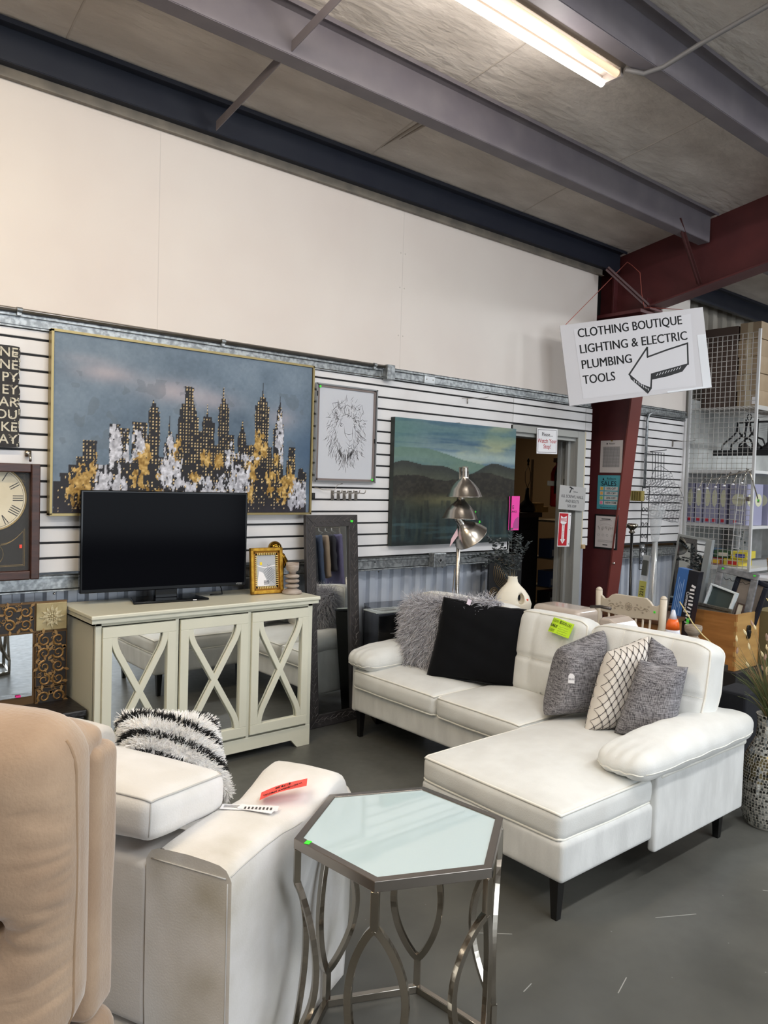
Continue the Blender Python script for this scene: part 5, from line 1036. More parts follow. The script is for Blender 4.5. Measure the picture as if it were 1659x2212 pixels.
mA.prism([(.1, -.1443), (.379, -.105), (.33, -.155), (.22, -.175), (.1, -.185)], .0076, .0083); mA.prism([(-.066, -.124), (-.06, -.16), (.055, -.285), (.088, -.25), (.0, -.2)], .0076, .0083); mA.build('arrow', ink, t)
mA = MB()
for k in range(9): mA.box((.14+k*.022, -.153+k*.0035, .0086), (.004, .022, .0004), Matrix.Rotation(-.7, 3, 'Z'))
for k in range(7): mA.box((-.035+k*.016, -.175-k*.013, .0086), (.005, .018, .0004), Matrix.Rotation(.2, 3, 'Z'))
mA.build('arrow_hatching', mat('sheet_white', (0, 0, 0)), t)
MB().bb((.2, -.298, .006), (.535, -.285, .009)).bb((.47, -.29, .006), (.535, .1, .008)).build('clear_tape', mat('tape', (236, 238, 242), .12), t)
hk = Vector((5.84, -.16, 3.45)); q = SM @ Vector((-.52, .28, 0)); q2 = SM @ Vector((.5, .28, 0)); yarn = mat('pink_yarn', (176, 96, 84), .9)
mb = MB().tube([tuple(q), tuple(q.lerp(hk, .5)), tuple(hk)], .0028, 5).tube([tuple(hk), tuple(hk+Vector((.0, -.04, -.03))), tuple(hk+Vector((-.02, -.14, -.12))), tuple(hk+Vector((-.03, -.17, -.3))), tuple(hk+Vector((-.03, -.2, -.42))), tuple(q2)], .0028, 5)
o = mb.build('cord', yarn, t); o.matrix_parent_inverse = SM.inverted()
# ================================================================ posters on the column
t = thing('chart_poster', 'white laminated chart poster at the top of the red column', 'poster', M=onxface(5.842, -.08, 1.788)); MB().box((0, 0, 0), (.222, .28, .004)).build('sheet', mat('laminate', (206, 198, 196), .12), t)
m = MB()
for k in range(15): m.box((0, .085-k*.0125, .0022), (.165, .0022, .0004)); m.box((-.082+k*.0118, -.003, .0023), (.0022, .178, .0004))
m.build('chart_grid', mat('chart_grey', (104, 102, 102), .5), t); MB().box((0, -.003, .0021), (.165, .178, .0003)).build('chart_field', mat('chart_field', (170, 166, 166), .3), t)
text('ReStore', .018, ink, t, .005, .112, .0022); MB().box((-.045, .112, .0022), (.012, .012, .0004)).build('logo', ink, t); MB().box((0, .136, .0024), (.02, .008, .001)).build('tape', mat('brass_tape', (150, 128, 60), .4), t)
t = thing('sales_poster', 'teal sales poster with coloured discount squares on the red column', 'poster', M=onxface(5.842, -.067, 1.476)); MB().box((0, 0, 0), (.226, .297, .004)).build('sheet', mat('teal_print', (84, 164, 178), .4), t)
nv = mat('navy_ink', (22, 32, 44), .5); text('ReStore', .028, nv, t, .025, .118, .0022, off=.0004); MB().prism([(-.066, .112), (-.056, .126), (-.046, .112)], .002, .0026).box((-.056, .109, .0022), (.014, .008, .0006)).build('logo', nv, t)
text('SALES', .056, nv, t, .0, .074, .0022, off=.0022, sx=1.08); MB().box((0, .101, .0022), (.12, .002, .0004)).build('rule', nv, t)
for k, (s, c) in enumerate((('50% OFF', (236, 188, 70)), ('30% OFF', (240, 178, 90)), ('20% OFF', (176, 204, 88)), ('NEW ITEM', (250, 130, 170)))):
    y = .032-k*.0415; MB().box((.027, y, .0022), (.133, .032, .0005)).build('price_row', mat('row_white', (206, 206, 206), .5), t); MB().box((-.069, y, .0022), (.036, .033, .0005)).build('swatch_card', mat('row_white', (0, 0, 0)), t)
    MB().box((-.069, y, .0027), (.024, .024, .0005)).build('swatch', mat('swatch_%s' % 'abcd'[k], c, .6), t); text(s, .026, nv, t, .027, y, .0027, off=.0008, sx=.98 if k < 3 else .85)
text('The store that gives more!', .014, nv, t, 0, -.134, .0022, off=.0003)
t = thing('notice_poster', 'black framed white notice with line drawings, lowest on the red column', 'poster', M=onxface(5.842, -.057, 1.128)); MB().box((0, 0, 0), (.235, .305, .012)).build('frame', black, t, bevel=.002); MB().box((0, 0, .0065), (.205, .275, .002)).build('sheet', mat('notice_white', (214, 208, 208), .4), t)
m = MB(); g = random.Random(5)
for k in range(4): thm = [(-.07+k*.045+.012*math.cos(a)*g.uniform(.6, 1.2), -.03+.010*math.sin(a)) for a in np.linspace(0, 5.6, 8)]; m.tube([(x, y, .0078) for x, y in thm], .0007, 3)
for k in range(9): x = -.075+k*.018; m.tube([(x+g.uniform(-.007, .007), .03+g.uniform(-.02, .02), .0078) for j in range(5)], .0012, 3)
for k in range(3): m.box((0, -.075-.008*k, .0078), (.15, .0014, .0004))
m.tube([(-.06, .055, .0078), (-.02, .07, .0078), (.02, .07, .0078), (.06, .055, .0078)], .0008, 3)
m.build('line_drawing', mat('chart_grey', (0, 0, 0)), t); MB().box((0, .112, .0078), (.09, .007, .0004)).box((0, .1, .0078), (.12, .003, .0004)).box((0, -.115, .0078), (.05, .008, .0004)).build('heading', ink, t)
tag(MB().lathe([(.010, 0), (.007, .01), (.012, .014), (.004, .02)], 10, ax=Matrix.Rotation(R(-90), 3, 'X') @ Matrix.Rotation(R(180), 3, 'X')).build('column_knob', steel, loc=(5.83, -.148, .86)), 'small steel bolt head on the flange of the red column', 'bolt')
# ================================================================ things behind the sofa
t = thing('console_table', 'dark narrow table standing behind the back of the sofa', 'table', (3.80, -1.12, 0)); MB().bb((-.2, -.5, .64), (.24, .52, .665)).build('top', mat('dark_table', (40, 32, 28), .4), t, bevel=.003)
for x in (-.17, .21):
    for y in (-.47, .49): MB().bb((x-.02, y-.02, 0), (x+.02, y+.02, .64)).build('leg', mat('dark_table', (0, 0, 0)), t)
vc = mat('vase_cream', (230, 222, 204), .55)
t = thing('ring_vase', 'cream ceramic vase with a hole through its body, holding dark eucalyptus', 'vase', (3.75, -.795, .667), R(-38))
prof = [(.001, 0), (.07, 0), (.1, .02), (.112, .06), (.113, .10), (.100, .15), (.078, .185), (.05, .215), (.034, .235), (.029, .262), (.031, .27), (.026, .27), (.024, .25)]
bd = MB().lathe(prof, 40, close=False); bd.v = [(x+.012*max(0, 1-abs(z-.1)/.12)*(1 if x > 0 else 0), y*.62, z) for x, y, z in bd.v]; bo_ = bd.build('body', vc, t, smooth=True)
cut = MB().lathe([(.001, -.2), (.027, -.2), (.027, .2), (.001, .2)], 24, ax=Matrix.Rotation(R(90), 3, 'X')); cut.v = [(x*.85+.045, y, z*1.25+.135) for x, y, z in cut.v]; co = cut.build('cutter', vc, t)
bmod = bo_.modifiers.new('b', 'BOOLEAN'); bmod.operation = 'DIFFERENCE'; bmod.object = co; bmod.solver = 'EXACT'
bpy.context.view_layer.update(); me = bpy.data.meshes.new_from_object(bo_.evaluated_get(bpy.context.evaluated_depsgraph_get())); bo_.modifiers.clear(); bo_.data = me; bpy.data.objects.remove(co)
MB().tube([(.045+.024*math.cos(a), -.0, .135+.036*math.sin(a)) for a in np.linspace(0, 6.283, 25)[:-1]], .016, 8, close=True).build('ring_lip', vc, t, smooth=True)
MB().box((.088, -.045, .13), (.012, .002, .012)).build('price_sticker', mat('coral_sticker', (0, 0, 0)), t)
t = thing('eucalyptus_bunch', 'bunch of dark grey eucalyptus sprays standing in the cream vase', 'foliage', (3.75, -.795, .92)); eu = mat('eucalyptus_dark', (60, 68, 68), .6, c2=(96, 102, 104), ns=30); g = random.Random(8)
for tip in [(0, .28, .28), (.0, .23, .25), (.02, .15, .24), (-.02, .10, .17), (0, .03, .31), (.02, -.02, .28), (0, -.055, .26), (.03, -.10, .24), (-.03, .37, .09), (-.02, .3, .12), (-.05, .2, .06), (.0, .1, .12), (-.05, .05, .14)]:
    m = MB(); tip = Vector(tip); n = 15; pth = [Vector((0, 0, -.06)).lerp(tip, (k/n)) + Vector((0, 0, .05*math.sin(k/n*math.pi)*(1 if tip.z > .15 else 1.8))) for k in range(n+1)]; m.tube(pth, .0016, 4)
    for k in range(4, n+1):
        for s in (0, 1):
            a = g.uniform(0, 6.28) if s == 0 else a+math.pi; d = Vector((math.cos(a), math.sin(a), .5)).normalized(); r = .0165*(1.15-.5*k/n); c_ = pth[k]+d*r*1.1; u = d; v = u.cross(Vector((g.uniform(-.5, .5), g.uniform(-.5, .5), 1))).normalized()
            m.add([c_+u*r*math.cos(q)+v*r*.8*math.sin(q)+Vector((0, 0, .002*math.cos(2*q))) for q in [i*math.pi/4 for i in range(8)]], [tuple(range(8))])
    m.build('spray', eu, t)
beige = mat('beige_plastic', (196, 182, 170), .22, coat=.4)
t = thing('beige_appliance', 'beige plastic typewriter-like machine with black slots behind the green card', 'appliance', (3.80, -1.24, .667), R(0)); o, df = softbox(.22, .34, .13, .035, n=8); o.build('housing', beige, t, smooth=True, M=Matrix.Translation((0, .07, .07)))
for y in (.19, .02): MB().box((-.112, y, .095), (.004, .05, .008)).build('slot', black, t)
MB().box((-.112, .1, .10), (.003, .08, .01)).build('name_plate', mat('beige_dark', (160, 150, 142), .4), t)
pr = [(-.14, .0), (.02, .0), (.0, .05), (-.03, .09), (-.07, .11), (-.12, .11), (-.14, .10)]
MB().prism([(a, b) for a, b in pr], -.1, .1, Matrix.Translation((.0, -.24, .01)) @ Matrix(((0, 0, 1, 0), (-1, 0, 0, -.13), (0, 1, 0, 0), (0, 0, 0, 1)))).build('carriage_cover', beige, t, bevel=.012)
MB().box((0, -.22, .015), (.26, .30, .03)).build('tray', mat('grey_green_plastic', (142, 142, 128), .5), t, bevel=.004)
MB().tube([(-.02, -.12, .155), (-.03, -.19, .168), (-.03, -.26, .165)], .009, 8).build('bar_handle', mat('dark_metal', (92, 86, 84), .3, .8), t, smooth=True)
# cream pressed-back chair
cw = mat('cream_painted_wood', (214, 202, 184), .45, c2=(204, 192, 172), ns=6)
t = thing('pressed_back_chair', 'cream painted wooden chair with a carved crest rail and spindles', 'chair', (4.2, -1.35, 0), 0)
for s, (yt, yb_) in ((1, (.222, .20)), (-1, (-.225, -.16))):
    MB().tube([(.0, yb_, .43), (.0, yt*.98, .70), (.0, yt, .862)], [.019, .021, .021], 12).lathe([(.021, 0), (.020, .008), (.012, .018), (.002, .021)], 12, c=(0, yt, .862)).build('post', cw, t, smooth=True)
    MB().tube([(.02, yb_, .0), (.0, yb_, .43)], [.014, .02], 8).build('leg', cw, t, smooth=True); MB().tube([(-.38, yb_*1.05, .0), (-.36, yb_, .43)], [.014, .02], 8).build('leg', cw, t, smooth=True)
cr = [(.20, .735), (.20, .835), (.175, .815), (.150, .822), (.125, .845), (.10, .855), (-.115, .855), (-.14, .838), (-.16, .815), (-.185, .815), (-.205, .83), (-.20, .735), (0, .72)]
o = MB().prism([(-a, b) for a, b in cr], -.01, .01, Matrix(((0, 0, -1, 0), (-1, 0, 0, 0), (0, 1, 0, 0), (0, 0, 0, 1)))).build('crest_rail', cw, t, bevel=.003)
m = MB(); g = random.Random(9); carv = mat('carving_shadow', (168, 154, 136), .6)
for k in range(8): a = k*.785; m.tube([(-.0115, .017*math.cos(a)+.008*math.cos(b), .79+.017*math.sin(a)+.008*math.sin(b)) for b in np.linspace(0, 6.28, 9)], .0014, 4)
m.lathe([(.008, 0), (.004, .004)], 8, ax=Matrix.Rotation(R(-90), 3, 'Y'), c=(-.01, 0, .79))
for s in (-1, 1):
    m.tube([(-.0115, s*(.035+k*.012), .785+.008*math.sin(k*1.1)) for k in range(10)], .0014, 4)
    for k in range(8): y = s*(.045+k*.013); z = .785+.01*math.sin(k*1.1)+(.012 if k % 2 else -.01); m.tube([(-.0115, y+.006*math.cos(b), z+.005*math.sin(b)) for b in np.linspace(0, 6.28, 7)], .0013, 4)
m.build('carved_flowers', carv, t); MB().box((-.0115, -.175, .78), (.002, .012, .012)).build('price_sticker', greend, t)
for k in range(7): y = .145-k*.048; MB().tube([(0, y*.9, .46), (0, y, .735)], .0065, 8).build('spindle', cw, t, smooth=True)
MB().prism([(-.40, -.21), (.02, -.18), (.02, .2), (-.40, .22)], .43, .46).build('seat', cw, t, bevel=.01)
# oak cabinet behind the chair
oak = mat('honey_oak', (168, 120, 70), .45, c2=(146, 98, 54), ns=8, stretch=(3, 3, .6)); t = thing('oak_cabinet', 'honey oak cabinet with a panelled side seen through the chair spindles', 'cabinet', (4.66, -1.20, 0))
MB().bb((-.2, -.2, 0), (.2, .2, .66)).build('body', oak, t); MB().bb((-.22, -.22, .66), (.22, .22, .685)).build('top', mat('dark_oak_top', (96, 64, 42), .4), t, bevel=.004)
for k in range(6): MB().bb((-.208, -.185+k*.062, .05), (-.199, -.13+k*.062, .62)).build('plank', oak, t, bevel=.002)
# spray bottle, wooden candle holder, willow stick
t = thing('spray_bottle', 'white bottle with an orange collar standing behind the sofa back', 'bottle', (3.93, -1.79, .58)); MB().lathe([(.045, 0), (.048, .02), (.046, .12), (.036, .17)], 20).build('body', mat('bottle_white', (214, 216, 226), .3), t, smooth=True)
MB().lathe([(.037, .168), (.034, .2), (.024, .225)], 20).build('collar', mat('orange_plastic', (240, 104, 30), .35), t, smooth=True); MB().lathe([(.022, .222), (.008, .275)], 12).build('nozzle', mat('bottle_white', (0, 0, 0)), t, smooth=True)
t = thing('turned_candle_holder', 'weathered wooden candle holder peeking over the sofa back', 'candle holder', (3.86, -1.945, .58)); wm = mat('weathered_wood', (168, 154, 138), .7, c2=(122, 108, 94), ns=16, stretch=(1, 1, 4))
MB().lathe([(.05, 0), (.05, .06), (.03, .1), (.034, .12), (.044, .135), (.044, .145), (.028, .16), (.024, .17)], 22).build('stem', wm, t, smooth=True); MB().lathe([(.024, .168), (.042, .19), (.045, .21), (.043, .222), (.038, .222), (.034, .21)], 22).build('cup', wm, t, smooth=True)
t = thing('low_stand', 'dark low stand behind the chaise back carrying bottles and a candle holder', 'stand', (3.92, -1.87, 0)); MB().bb((-.17, -.16, .55), (.17, .2, .578)).build('top', mat('dark_table', (0, 0, 0)), t)
for x in (-.14, .14):
    for y in (-.13, .17): MB().bb((x-.015, y-.015, 0), (x+.015, y+.015, .55)).build('leg', mat('dark_table', (0, 0, 0)), t)
tag(MB().tube([(4.0, -1.98, .579), (3.84, -2.10, .70), (3.80, -2.03, .77), (3.80, -1.975, .82), (3.8, -1.93, .88), (3.8, -1.895, .925)], .0032, 6).build('willow_stick', mat('willow', (206, 186, 130), .6), smooth=True), 'pale bent willow stick leaning across the wooden chest', 'stick')
# wooden chest full of frames
pine = mat('pine_chest', (176, 122, 66), .45, c2=(148, 98, 50), ns=6, stretch=(4, .6, 4)); pine2 = mat('pine_end', (186, 146, 88), .5, c2=(168, 128, 74), ns=6, stretch=(.6, 4, 4))
t = thing('wooden_chest', 'open pine chest with a black recessed handle, full of empty picture frames', 'chest', (5.06, -1.515, .36))
MB().bb((-.165, -.17, 0), (-.15, .17, .365)).build('front_panel', pine, t); MB().bb((.15, -.17, 0), (.165, .17, .365)).build('back_panel', pine, t)
MB().bb((-.15, -.172, 0), (.15, -.158, .365)).build('side_panel', pine2, t); MB().bb((-.15, .158, 0), (.15, .172, .365)).build('side_panel', pine2, t); MB().bb((-.15, -.16, 0), (.15, .16, .015)).build('bottom', pine, t)
for k in range(5): MB().bb((-.166, -.173, .03+k*.065), (-.149, -.1575, .06+k*.065)).build('dovetail', pine2, t)
o, df = softbox(.05, .012, .09, .02, n=4); h_ = o.build('handle', mat('handle_black', (14, 14, 15), .3), t, smooth=True, M=Matrix.Translation((.0, -.176, .24))); MB().box((0, -.184, .24), (.03, .01, .02)).build('handle_grip', black, t, bevel=.003)
t = thing('chest_plinth', 'dark crate under the pine chest', 'crate', (5.06, -1.515, 0)); MB().bb((-.2, -.2, 0), (.2, .2, .358)).build('body', dark, t, bevel=.004)
def pframe(name, label, M, w, h, b, d, m, back=None, cat='picture frame'):
    t = thing(name, label, cat, M=M)
    for c, s in (((0, h-b/2, 0), (w, b, d)), ((0, b/2, 0), (w, b, d)), ((-w/2+b/2, h/2, 0), (b, h-2*b, d)), ((w/2-b/2, h/2, 0), (b, h-2*b, d))): MB().box(c, s).build('frame_side', m, t, bevel=min(b, d)*.2)
    if back: MB().box((0, h/2, -d*.2), (w-b, h-b, d*.3)).build('panel', back, t)
    return t
def leanM(x, y, z, tilt, roll=0, yaw=0): return onxface(x, y, z) @ Matrix.Rotation(yaw, 4, 'Y') @ Matrix.Rotation(roll, 4, 'Z') @ Matrix.Rotation(tilt, 4, 'X')
wg = mat('weathered_grey', (98, 98, 102), .6, c2=(140, 140, 142), ns=18, stretch=(1, 1, .2))
fr = pframe('weathered_frame', 'large weathered grey frame tilted in the pine chest', leanM(5.07, -1.50, .40, R(-6), R(-7)), .28, .60, .045, .02, wg)
MB().tube([(-.09+.18*k/16, .53-.015*abs(math.sin(k*.8)), .0) for k in range(17)], .002, 4).build('wire_scroll', black, fr)
for x in (-.1, .115): MB().box((x, .585, .011), (.016, .01, .001)).build('price_sticker', greend, fr)
pframe('shadow_box', 'white sided box frame with a dark green back inside the grey frame', leanM(4.99, -1.475, .63, R(-10), R(-14)), .18, .25, .012, .05, mat('box_white', (216, 222, 222), .4), mat('slate_green', (64, 76, 74), .5))
pframe('silver_frame', 'low silver beaded frame at the front of the pine chest', leanM(4.95, -1.47, .42, R(-4), R(-4)), .25, .335, .022, .02, mat('antique_silver', (132, 128, 116), .4, .6, c2=(96, 92, 82), ns=60), mat('taupe_back', (110, 106, 96), .6))
pframe('navy_frame', 'dark navy frame with beige mount behind the weathered grey frame', leanM(5.14, -1.52, .40, R(-4), R(-14)), .22, .56, .03, .03, mat('navy_black', (24, 28, 42), .35), mat('mount_beige', (150, 138, 128), .6))
pframe('small_brown_frame', 'small brown frame with a pale mount at the right end of the chest', leanM(5.0, -1.60, .52, R(-8), R(-10)), .05, .27, .008, .014, mat('brown_frame', (62, 44, 38), .5), mat('mount_white', (206, 200, 184), .6))
# tall mirrored medicine cabinet, blue and black box
t = thing('tall_wall_mirror', 'tall silver edged mirror leaning among boxes beside the red column', 'mirror', M=leanM(5.0, -1.225, .3, R(-3), R(-5.5))); MB().box((0, .45, 0), (.25, .90, .04)).build('case', mat('silver_case', (176, 182, 184), .3, .7), t, bevel=.002); MB().box((-.012, .455, .021), (.19, .86, .003)).build('mirror_glass', mirror_m, t)
t = thing('tall_light_box', 'tall blue and black lamp carton standing in front of the silver mirror', 'carton', M=leanM(4.76, -1.335, .3, R(-2), R(-7))); bl = mat('carton_blue', (58, 104, 168), .4)
MB().box((-.03, .35, 0), (.075, .70, .06)).build('carton_side', bl, t); MB().box((.042, .35, 0), (.069, .70, .061)).build('carton_front', mat('carton_black', (20, 22, 32), .35), t)
m = MB(); 
for c in range(4): m.box((-.05+.012*c, .52-.01*(c % 2), .031), (.003, .24-.04*(c % 3), .0006))
m.box((-.03, .15, .031), (.07, .12, .0005), Matrix.Rotation(.5, 3, 'Z')); m.build('small_print', mat('print_pale', (150, 180, 220), .5), t)
o = text('Commercial', .028, paper, t, 0, 0, 0, off=.0004, M=Matrix.Translation((.027, .49, .0315)) @ Matrix.Rotation(R(-90), 4, 'Z')); m = MB(); g = random.Random(2)
for k in range(11): m.box((.055+g.uniform(-.003, .003), .60-.024*k, .0315), (.03, g.uniform(.006, .015), .0006), Matrix.Rotation(g.uniform(-.3, .3), 3, 'Z'))
m.build('block_print', paper, t)
MB().box((.06, .36, .0315), (.02, .06, .0006)).build('price_sticker', greend, t)
# tools and parcels standing by the column
film = mat('clear_film', (226, 230, 232), .08, alpha=.35, spec=.9)
t = thing('corner_bin', 'dark low bin holding rods and wrapped parcels beside the red column', 'bin', (5.45, -.7, 0)); m = MB()
m.bb((-.16, -.2, 0), (.16, .2, .02)); m.bb((-.16, -.2, 0), (-.145, .2, .5)); m.bb((.145, -.2, 0), (.16, .2, .5)); m.bb((-.145, -.2, 0), (.145, -.185, .5)); m.bb((-.145, .185, 0), (.145, .2, .5)); m.build('body', dark, t, bevel=.003)
t = thing('curtain_rod', 'black curtain rod topped by a silver disc finial', 'curtain rod', (5.4, -.60, .03)); MB().tube([(0, -.01, 0), (0, .01, 1.16)], .0115, 10).build('rod', mat('rod_black', (16, 16, 18), .3), t, smooth=True); MB().lathe([(.016, 1.13), (.026, 1.14), (.014, 1.155), (.022, 1.165), (.046, 1.185), (.046, 1.2), (.03, 1.21)], 20, c=(0, .01, 0)).build('finial', chrome, t, smooth=True)
t = thing('fixture_package', 'narrow clear package with a yellow 2211 label hanging beside the rod', 'package', M=leanM(5.42, -.675, .50, R(-2), R(-4))); MB().box((0, .25, 0), (.06, .5, .02)).build('sleeve', film, t, bevel=.005); MB().box((0, .40, .004), (.045, .12, .022)).build('grey_part', mat('part_grey', (88, 92, 88), .5), t, bevel=.003); MB().box((0, .22, .011), (.058, .15, .003)).build('label_card', mat('label_yellow', (206, 204, 110), .5), t)
text('2211', .042, ink, t, 0, 0, 0, off=.0012, M=Matrix.Translation((0, .22, .0131)) @ Matrix.Rotation(R(90), 4, 'Z'))
t = thing('wrapped_tube', 'long tube in clear plastic wrap with a flared bag at its top', 'package', (5.42, -.78, .03)); MB().tube([(0, 0, 0), (0, .0, 1.08)], .012, 8).build('tube', steel, t, smooth=True); MB().tube([(0, 0, .1), (0, .004, .5), (0, -.003, 1.08)], [.026, .03, .022], 9).build('wrap', film, t, smooth=True); MB().lathe([(.02, 1.06), (.032, 1.12), (.045, 1.24), (.062, 1.31), (.07, 1.33), (.045, 1.36)], 14).build('flared_bag', mat('bag_film', (206, 210, 212), .15, c2=(170, 174, 178), ns=18, alpha=.38), t, smooth=True)
t = thing('iron_scroll_bracket', 'black wrought iron scroll panel leaning on the slats', 'ironwork', M=leanM(6.30, -.15, .78, R(0), 0)); m = MB()
for s in (-1, 1):
    m.tube([(s*.035, 0, 0), (s*.035, .75, 0)], .004, 5)
    for z in (.12, .36, .60):
        for q in (-1, 1): m.tube([(s*.018+s*.016*math.cos(a)*(1-a/14), z+q*(.05+.022*math.sin(a)*(1-a/14)), 0) for a in np.linspace(0, 8, 16)], .003, 5)
for z in (0, .25, .5, .75): m.tube([(-.035, z, 0), (.035, z, 0)], .004, 5)
m.build('ironwork', black, t)
t = thing('brass_packs', 'row of small brass hardware packs on a hook beside the column', 'package', (6.2, -.11, 1.45))
for k in range(5): MB().box((0, -.02-.024*k+.05, 0), (.05, .014, .09)).build('pack', mat('pack_brass', (176, 160, 96), .4, .3), t)
for k, (y, z, a) in enumerate(((-.30, 1.52, .35), (-.36, 1.36, -.2))):
    t = thing('wire_basket', ['upper crumpled wire mesh basket hanging on the white slats', 'lower crumpled wire mesh basket hanging on the white slats'][k], 'basket', M=leanM(6.35, y, z, 0, a)); m = MB(); w_ = .11; wm_ = mat('wire_grey', (104, 104, 108), .35, .8)
    for i in range(9):
        u = -w_+2*w_*i/8
        for d in (0, .1): m.tube([(u, -w_, d), (u, w_, d)], .0014, 4); m.tube([(-w_, u, d), (w_, u, d)], .0014, 4)
        m.tube([(u, -w_, 0), (u, -w_, .1)], .0014, 4); m.tube([(-w_, u, 0), (-w_, u, .1)], .0014, 4); m.tube([(w_, u, 0), (w_, u, .1)], .0014, 4)
    o = m.build('wire_mesh', wm_, t); o['kind'] = 'stuff'; MB().tube([(-w_, w_, .0), (-.03, w_+.1, 0), (.03, w_+.1, 0), (w_, w_, 0)], .0025, 5).build('hanger_wire', wm_, t)
t = thing('hook_rack', 'black wire rack of long hooks above the wire baskets', 'rack', (6.6, -.03, 1.86)); m = MB()
for k in range(5): m.tube([(-.1+.05*k, -.0, 0), (-.1+.05*k, -.05, -.0), (-.1+.05*k, -.06, -.28), (-.1+.05*k, -.03, -.31)], .003, 5)
m.tube([(-.14, -.05, 0), (.14, -.05, 0.03)], .004, 5); m.build('rack_wires', black, t)
tag(MB().tube([(6.47, -.03, 1.52), (6.47, -.03, 2.16), (6.49, -.03, 2.205), (6.54, -.03, 2.225), (7.18, -.03, 2.235)], .013, 10).build('conduit_bend', galv, smooth=True), 'grey conduit bending down the slats right of the red column', 'pipe')
t = thing('outlet_plate', 'double socket plate on the lower wall behind the curtain rod', 'socket', (6.52, .0, .93)); MB().box((0, 0, 0), (.08, .02, .12)).build('plate', mat('socket_grey', (112, 112, 112), .5), t, bevel=.004)
for z in (-.027, .027): MB().lathe([(.017, 0), (.016, .004)], 14, ax=Matrix.Rotation(R(90), 3, 'X')).build('socket', paper, t, loc=(0, -.01, z))
tag(MB().tube([(0, 0, 0), (0, -.2, .0), (0, -.24, .01)], .0025, 5).bb((-.01, -.004, -.05), (.01, .0, .01)).build('slat_hook', steel, loc=(6.98, -.002, 1.985)), 'single long wire hook on the slats below the far rail', 'hook')
# ================================================================ display rack with gridwall side
white = mat('rack_white', (206, 206, 206), .4); t = thing('gridwall_rack', 'tall white shop rack with a wire grid side panel and shelves', 'rack', (7.25, 0, 0))
for y in (-.675, -.02): MB().bb((-.012, y-.012, 0), (.012, y+.012, 3.03)).build('post', white, t, bevel=.002)
MB().bb((2.3, -.69, 0), (2.33, -.66, 3.03)).build('post', white, t)
m = MB(); r_ = .0022
for k in range(14): y = -.03-.0485*k; m.box((0, y, 1.7), (r_*2, r_*2, 2.6))
for k in range(54): z = .42+.0487*k; m.box((0, -.345, z), (r_*2, .64, r_*2))
o = m.build('wire_grid', mat('grid_wire', (196, 194, 190), .35, .3), t); o['kind'] = 'stuff'
for z in (1.165, 1.69, .76, .3): MB().bb((.015, -.66, z), (2.3, -.01, z+.03)).build('shelf', white, t, bevel=.003)
m = MB()
for k in range(16): m.box((1.15, -.03-.042*k, 2.32), (2.3, .004, .004))
for k in range(5): m.box((.1+.5*k, -.345, 2.315), (.006, .65, .006))
m.bb((.0, -.67, 2.29), (2.3, -.66, 2.33)); o = m.build('wire_shelf', mat('grid_wire', (0, 0, 0)), t); o['kind'] = 'stuff'
MB().bb((.01, -.008, .4), (2.3, .004, 2.42)).build('back_sheet', mat('foggy_sheet', (190, 192, 190), .25, c2=(150, 152, 150), ns=2.5), t)
lav = mat('lavender_box', (150, 150, 176), .5); cri = mat('plate_cream', (206, 206, 176), .4); crd = mat('logo_red', (200, 40, 60), .5)
for k in range(5):
    y = -.045-.083*k; t = thing('plate_box', ['narrow lavender plate box nearest the wall, first of five on the rack', 'second narrow lavender plate box from the wall', 'middle one of the five narrow lavender plate boxes', 'fourth narrow lavender plate box from the wall', 'narrow lavender plate box next to the wide ones'][k], 'box', (7.40, y, 1.197), R((k % 3-1)*3), group='narrow lavender boxes')
    MB().bb((-.1, -.037, 0), (.1, .037, .395)).build('carton', lav, t, bevel=.002); MB().prism([(-.026*math.cos(a), .25+.085*math.sin(a)) for a in np.linspace(0, 6.283, 25)[:-1]], 0, .001, Matrix.Translation((-.1015, 0, 0)) @ onxface(0, 0, 0)).build('oval_print', cri, t); MB().box((-.1015, 0, .035), (.001, .035, .035)).build('logo', crd, t)
for k, (x, y) in enumerate(((7.42, -.565), (7.80, -.60), (8.16, -.6))):
    t = thing('wide_plate_box', ['wide lavender box printed with two cream ovals beside the narrow ones', 'wide lavender box just past the front post of the rack', 'farthest wide lavender box on the rack shelf'][k], 'box', (x, y, 1.197)); MB().bb((-.16, -.055, 0), (.17, .10, .395)).build('carton', lav, t, bevel=.002)
    for s in (-1, 1): MB().prism([(s*.08+.07*math.cos(a), .24+.06*math.sin(a)) for a in np.linspace(0, 6.283, 25)[:-1]], .0555, .0565, Matrix.Rotation(R(90), 4, 'X')).build('oval_print', cri, t)
    MB().prism([(.065*math.cos(a), .24+.06*math.sin(a)) for a in np.linspace(0, 6.283, 25)[:-1]], 0, .001, Matrix.Translation((-.1615, .02, 0)) @ onxface(0, 0, 0)).build('oval_print', cri, t); MB().box((-.1615, .05, .035), (.001, .03, .03)).build('logo', crd, t)
cbx = mat('cardboard', (160, 140, 114), .7, c2=(146, 126, 100), ns=5); tp = mat('packing_tape', (190, 176, 150), .25)
for k in range(5):
    z = 2.33+.164*k; t = thing('cardboard_box', ['cardboard box at the bottom of the stack on the wire shelf', 'second cardboard box from the bottom of the stack on the wire shelf', 'middle cardboard box of the five on the wire shelf', 'fourth cardboard box from the bottom on the wire shelf', 'topmost cardboard box of the stack on the wire shelf'][k], 'box', (7.62, -.475+(k % 2)*.012, z), group='cardboard boxes stacked on the top shelf')
    MB().bb((-.14, -.105, 0), (.14, .10, .162)).build('carton', cbx, t, bevel=.004); MB().bb((-.1415, -.025, .0), (-.139, .025, .162)).build('tape', tp, t); MB().bb((-.1415, -.09, .03), (-.1405, -.045, .10)).build('label', paper if k == 0 else cbx, t)
